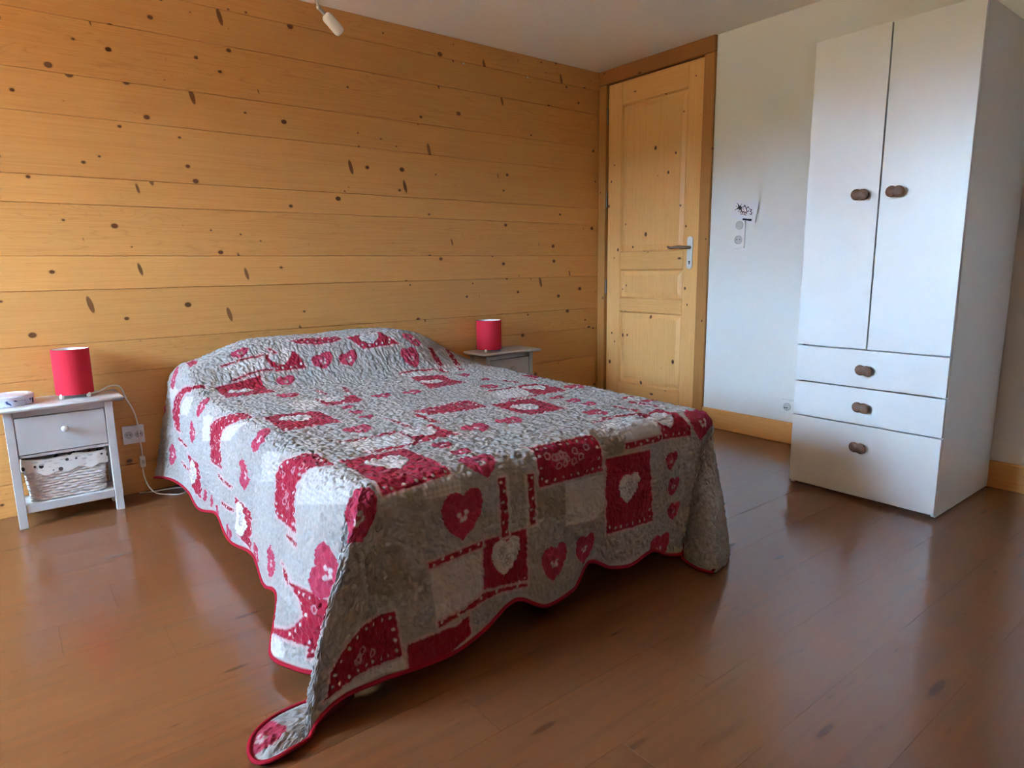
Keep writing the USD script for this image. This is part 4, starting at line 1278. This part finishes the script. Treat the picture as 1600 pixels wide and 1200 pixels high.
# round blue and white box on the left stand
tin = thing("trinket_box", "round pale blue box with dark blue motifs and a lid", "box", (-3.412, -0.135, NH))
M["tin"] = usdkit.material(stage, L + "blue_motif_ceramic", {"g": ("geometry", {}), "n": ("noise_texture", {"scale": 34.0, "detail": 2.5, "distortion": 0.8}),
    "r": ("rgb_ramp", {"ramp": [(0.0, (0.03, 0.05, 0.18)), (0.375, (0.04, 0.07, 0.22)), (0.41, (0.50, 0.55, 0.72)), (0.5, (0.56, 0.60, 0.74)), (1, (0.60, 0.63, 0.75))]}),
    "p": ("principled_bsdf", {"roughness": 0.25})}, [("g.position", "n.vector"), ("n.fac", "r.fac"), ("r.color", "p.base_color")], surface="p.BSDF")
M["tin_lid"] = plain("pale_blue_lid", (0.62, 0.63, 0.72), 0.3, 0.5)
obj("body", lathe([(0, 0.0), (0.070, 0.0), (0.074, 0.002), (0.074, 0.024), (0.0, 0.024)], 56), M["tin"], tin, smooth=40)
obj("lid", lathe([(0.0, 0.0245), (0.076, 0.0245), (0.077, 0.027), (0.077, 0.036), (0.073, 0.040), (0.060, 0.041), (0.056, 0.036), (0.0, 0.035)], 56), M["tin_lid"], tin, smooth=40)

# ------------------------------------------------------------------ wall sockets, switch, card
so = thing("double_socket", "white double wall socket on the pine wall beside the bed", "socket", (-2.993, -0.006, 0.277))
obj("plate", rbox(-0.043, 0.043, -0.010, 0.0, -0.042, 0.042, 0.003, 2), M["plastic"], so)
for sx in (-0.0205, 0.0205):
    c = turned(lathe([(0.0165, 0.0), (0.0165, 0.0025), (0.0145, 0.0025), (0.0135, 0.0005), (0, 0.0005)], 32), [1, 0, 0], np.pi / 2)
    f = obj("outlet", moved(c, sx, -0.010, 0), M["furniture_white"], so, smooth=40)
    for hx_ in (-0.006, 0.006):
        obj("hole", moved(turned(trimesh.creation.cylinder(0.0022, 0.003, sections=12), [1, 0, 0], np.pi / 2), sx + hx_, -0.0108, 0.001), M["black"], f)
ps = thing("wall_switch", "white light switch and socket plate on the wall beside the door", "switch", (0.0, -1.121, 1.164))
obj("plate", rbox(-0.010, 0.0, -0.036, 0.036, -0.078, 0.100, 0.003, 2), M["plastic"], ps)
c = turned(lathe([(0.024, 0.0), (0.024, 0.004), (0.021, 0.006), (0, 0.0065)], 36), [0, 1, 0], -np.pi / 2)
obj("rotary_button", moved(c, -0.010, -0.002, 0.052), M["furniture_white"], ps, smooth=40)
c = turned(lathe([(0.025, 0.0), (0.025, 0.003), (0.022, 0.003), (0.020, 0.0005), (0, 0.0005)], 36), [0, 1, 0], -np.pi / 2)
f = obj("outlet", moved(c, -0.010, 0.002, -0.030), M["furniture_white"], ps, smooth=40)
for dy in (-0.0095, 0.0095):
    obj("hole", moved(turned(trimesh.creation.cylinder(0.003, 0.003, sections=12), [0, 1, 0], np.pi / 2), -0.011, 0.002 + dy, -0.028), M["black"], f)
pz = thing("wall_socket", "small white socket low on the wall beside the wardrobe", "socket", (0.0, -1.475, 0.208))
obj("plate", rbox(-0.009, 0.0, -0.040, 0.040, -0.040, 0.040, 0.003, 2), M["plastic"], pz)
f = obj("outlet", moved(turned(lathe([(0.022, 0.0), (0.022, 0.002), (0.020, 0.002), (0.019, 0.0005), (0, 0.0005)], 32), [0, 1, 0], -np.pi / 2), -0.009, 0, 0), M["furniture_white"], pz, smooth=40)
for dy in (0.004, 0.016):
    obj("hole", moved(turned(trimesh.creation.cylinder(0.0035, 0.003, sections=12), [0, 1, 0], np.pi / 2), -0.0095, -0.012 + dy + 0.01, -0.006), M["black"], f)

# the tilted card: flat print on a thin sheet, lying over the top of the switch plate
cd = thing("flyer_card", "tilted white card with a black splash and plum lettering above the switch", "card")


def on_card(a, b, off=0.0):
    """Card coordinates 0..1 (left to right seen from the room, bottom to top) to world."""
    bl, br, tl = np.array([-0.0125, -1.066, 1.263]), np.array([-0.0125, -1.219, 1.223]), np.array([-0.0125, -1.081, 1.362])
    tr = np.array([-0.0150, -1.242, 1.334])
    p = bl * (1 - a) * (1 - b) + br * a * (1 - b) + tl * (1 - a) * b + tr * a * b
    return p - np.array([off, 0, 0])


cv = np.array([on_card(a, b, o) for o in (0.0, 0.001) for a, b in ((0, 0), (1, 0), (1, 1), (0, 1))])
cm = trimesh.convex.convex_hull(cv)
obj("sheet", cm, M["paper"], cd, smooth=False)


def print_on_card(name, outline, mat, off=0.0014):
    pg = outline.buffer(0)
    ms = []
    for g_ in getattr(pg, "geoms", [pg]):
        m = trimesh.creation.extrude_polygon(g_, 0.0004, engine="earcut")
        m.vertices = np.array([on_card(p[0], p[1], off + p[2]) for p in m.vertices])
        ms.append(m)
    m = join(*ms)
    m.fix_normals()
    return obj(name, m, mat, cd, smooth=False)


blob = Point(0.30, 0.62).buffer(0.07)
for a, d, w in ((20, .16, .03), (75, .15, .035), (130, .20, .05), (170, .16, .035), (215, .22, .05), (265, .17, .035), (310, .20, .05), (345, .17, .03)):
    e = Point(0.30 + d * math.cos(math.radians(a)), 0.62 + 1.3 * d * math.sin(math.radians(a)))
    blob = blob.union(Polygon([(0.30 - w * math.sin(math.radians(a)), 0.62 + w * math.cos(math.radians(a))), (0.30 + w * math.sin(math.radians(a)), 0.62 - w * math.cos(math.radians(a))), (e.x, e.y)])).union(e.buffer(0.018))
print_on_card("black_splash", blob, M["black"])
strokes = None
from shapely.geometry import LineString
for pts in ([(.44, .66), (.47, .78), (.52, .70), (.56, .60)], [(.60, .50), (.57, .62), (.62, .72), (.66, .66)], [(.60, .50), (.64, .46), (.68, .54)], [(.70, .62), (.78, .60), (.74, .50), (.82, .46), (.80, .36), (.74, .38)],
            [(.34, .36), (.40, .46), (.44, .36), (.48, .47), (.54, .36)], [(.55, .38), (.58, .46), (.62, .36)], [(.38, .28), (.50, .31), (.60, .28)]):
    l = LineString(pts).buffer(0.016)
    strokes = l if strokes is None else strokes.union(l)
print_on_card("lettering", strokes, M["plum"])
print_on_card("dark_bar", Polygon([(.50, .10), (.86, .16), (.86, .06), (.50, .00)]), M["black"])

# tiny white picture pins left in the pine wall
for (px, pz_), lab in (((-1.136, 2.154), "small white pin in the top pine boards nearer the ceiling lamp"), ((-0.658, 2.152), "small white pin in the top pine boards nearer the door")):
    m = turned(lathe([(0, 0.0), (0.0035, 0.0), (0.0035, 0.008), (0.006, 0.009), (0.006, 0.012), (0, 0.013)], 16), [1, 0, 0], np.pi / 2)
    p = thing("wall_pin", lab, "pin", (px, -0.004, pz_))
    obj("head", m, M["plastic"], p, smooth=40)

# ------------------------------------------------------------------ ceiling spotlight
ls = thing("ceiling_spotlight", "white opal glass spotlight hanging from the ceiling on a steel arm", "lamp")
A = np.array([-2.131, -0.40, 2.098])         # neck
B = np.array([-2.056, -0.40, 2.033])         # tip
ax_ = (B - A) / np.linalg.norm(B - A)
ln = np.linalg.norm(B - A)
R_ = 0.0245
gl = lathe([(0.0, 0.0), (0.012, 0.001), (0.021, 0.007), (R_, 0.016), (R_, ln - 0.014), (0.020, ln - 0.004), (0.011, ln), (0.0, ln + 0.001)], 40)
T = trimesh.geometry.align_vectors([0, 0, 1], ax_)
T[:3, 3] = A
gl.apply_transform(T)
obj("glass_shade", gl, M["opal"], ls, smooth=60, label="white opal glass cylinder")
obj("holder", tube([A - ax_ * 0.034, A + ax_ * 0.004], 0.0085, 20), M["steel"], ls, smooth=30)
J = A - ax_ * 0.034
obj("arm", tube(spline([J, J + [-0.006, 0, 0.030], J + [0.012, 0, 0.075], [-2.10, -0.40, CEIL - 0.02]], 30), 0.005, 12), M["steel"], ls, smooth=True)
obj("pivot", moved(trimesh.creation.icosphere(2, 0.011), *J), M["steel"], ls, smooth=True)
obj("canopy", moved(lathe([(0, 0.0), (0.045, 0.0), (0.05, 0.004), (0.05, 0.022), (0, 0.022)], 40), -2.10, -0.40, CEIL - 0.022), M["steel"], ls, smooth=40)
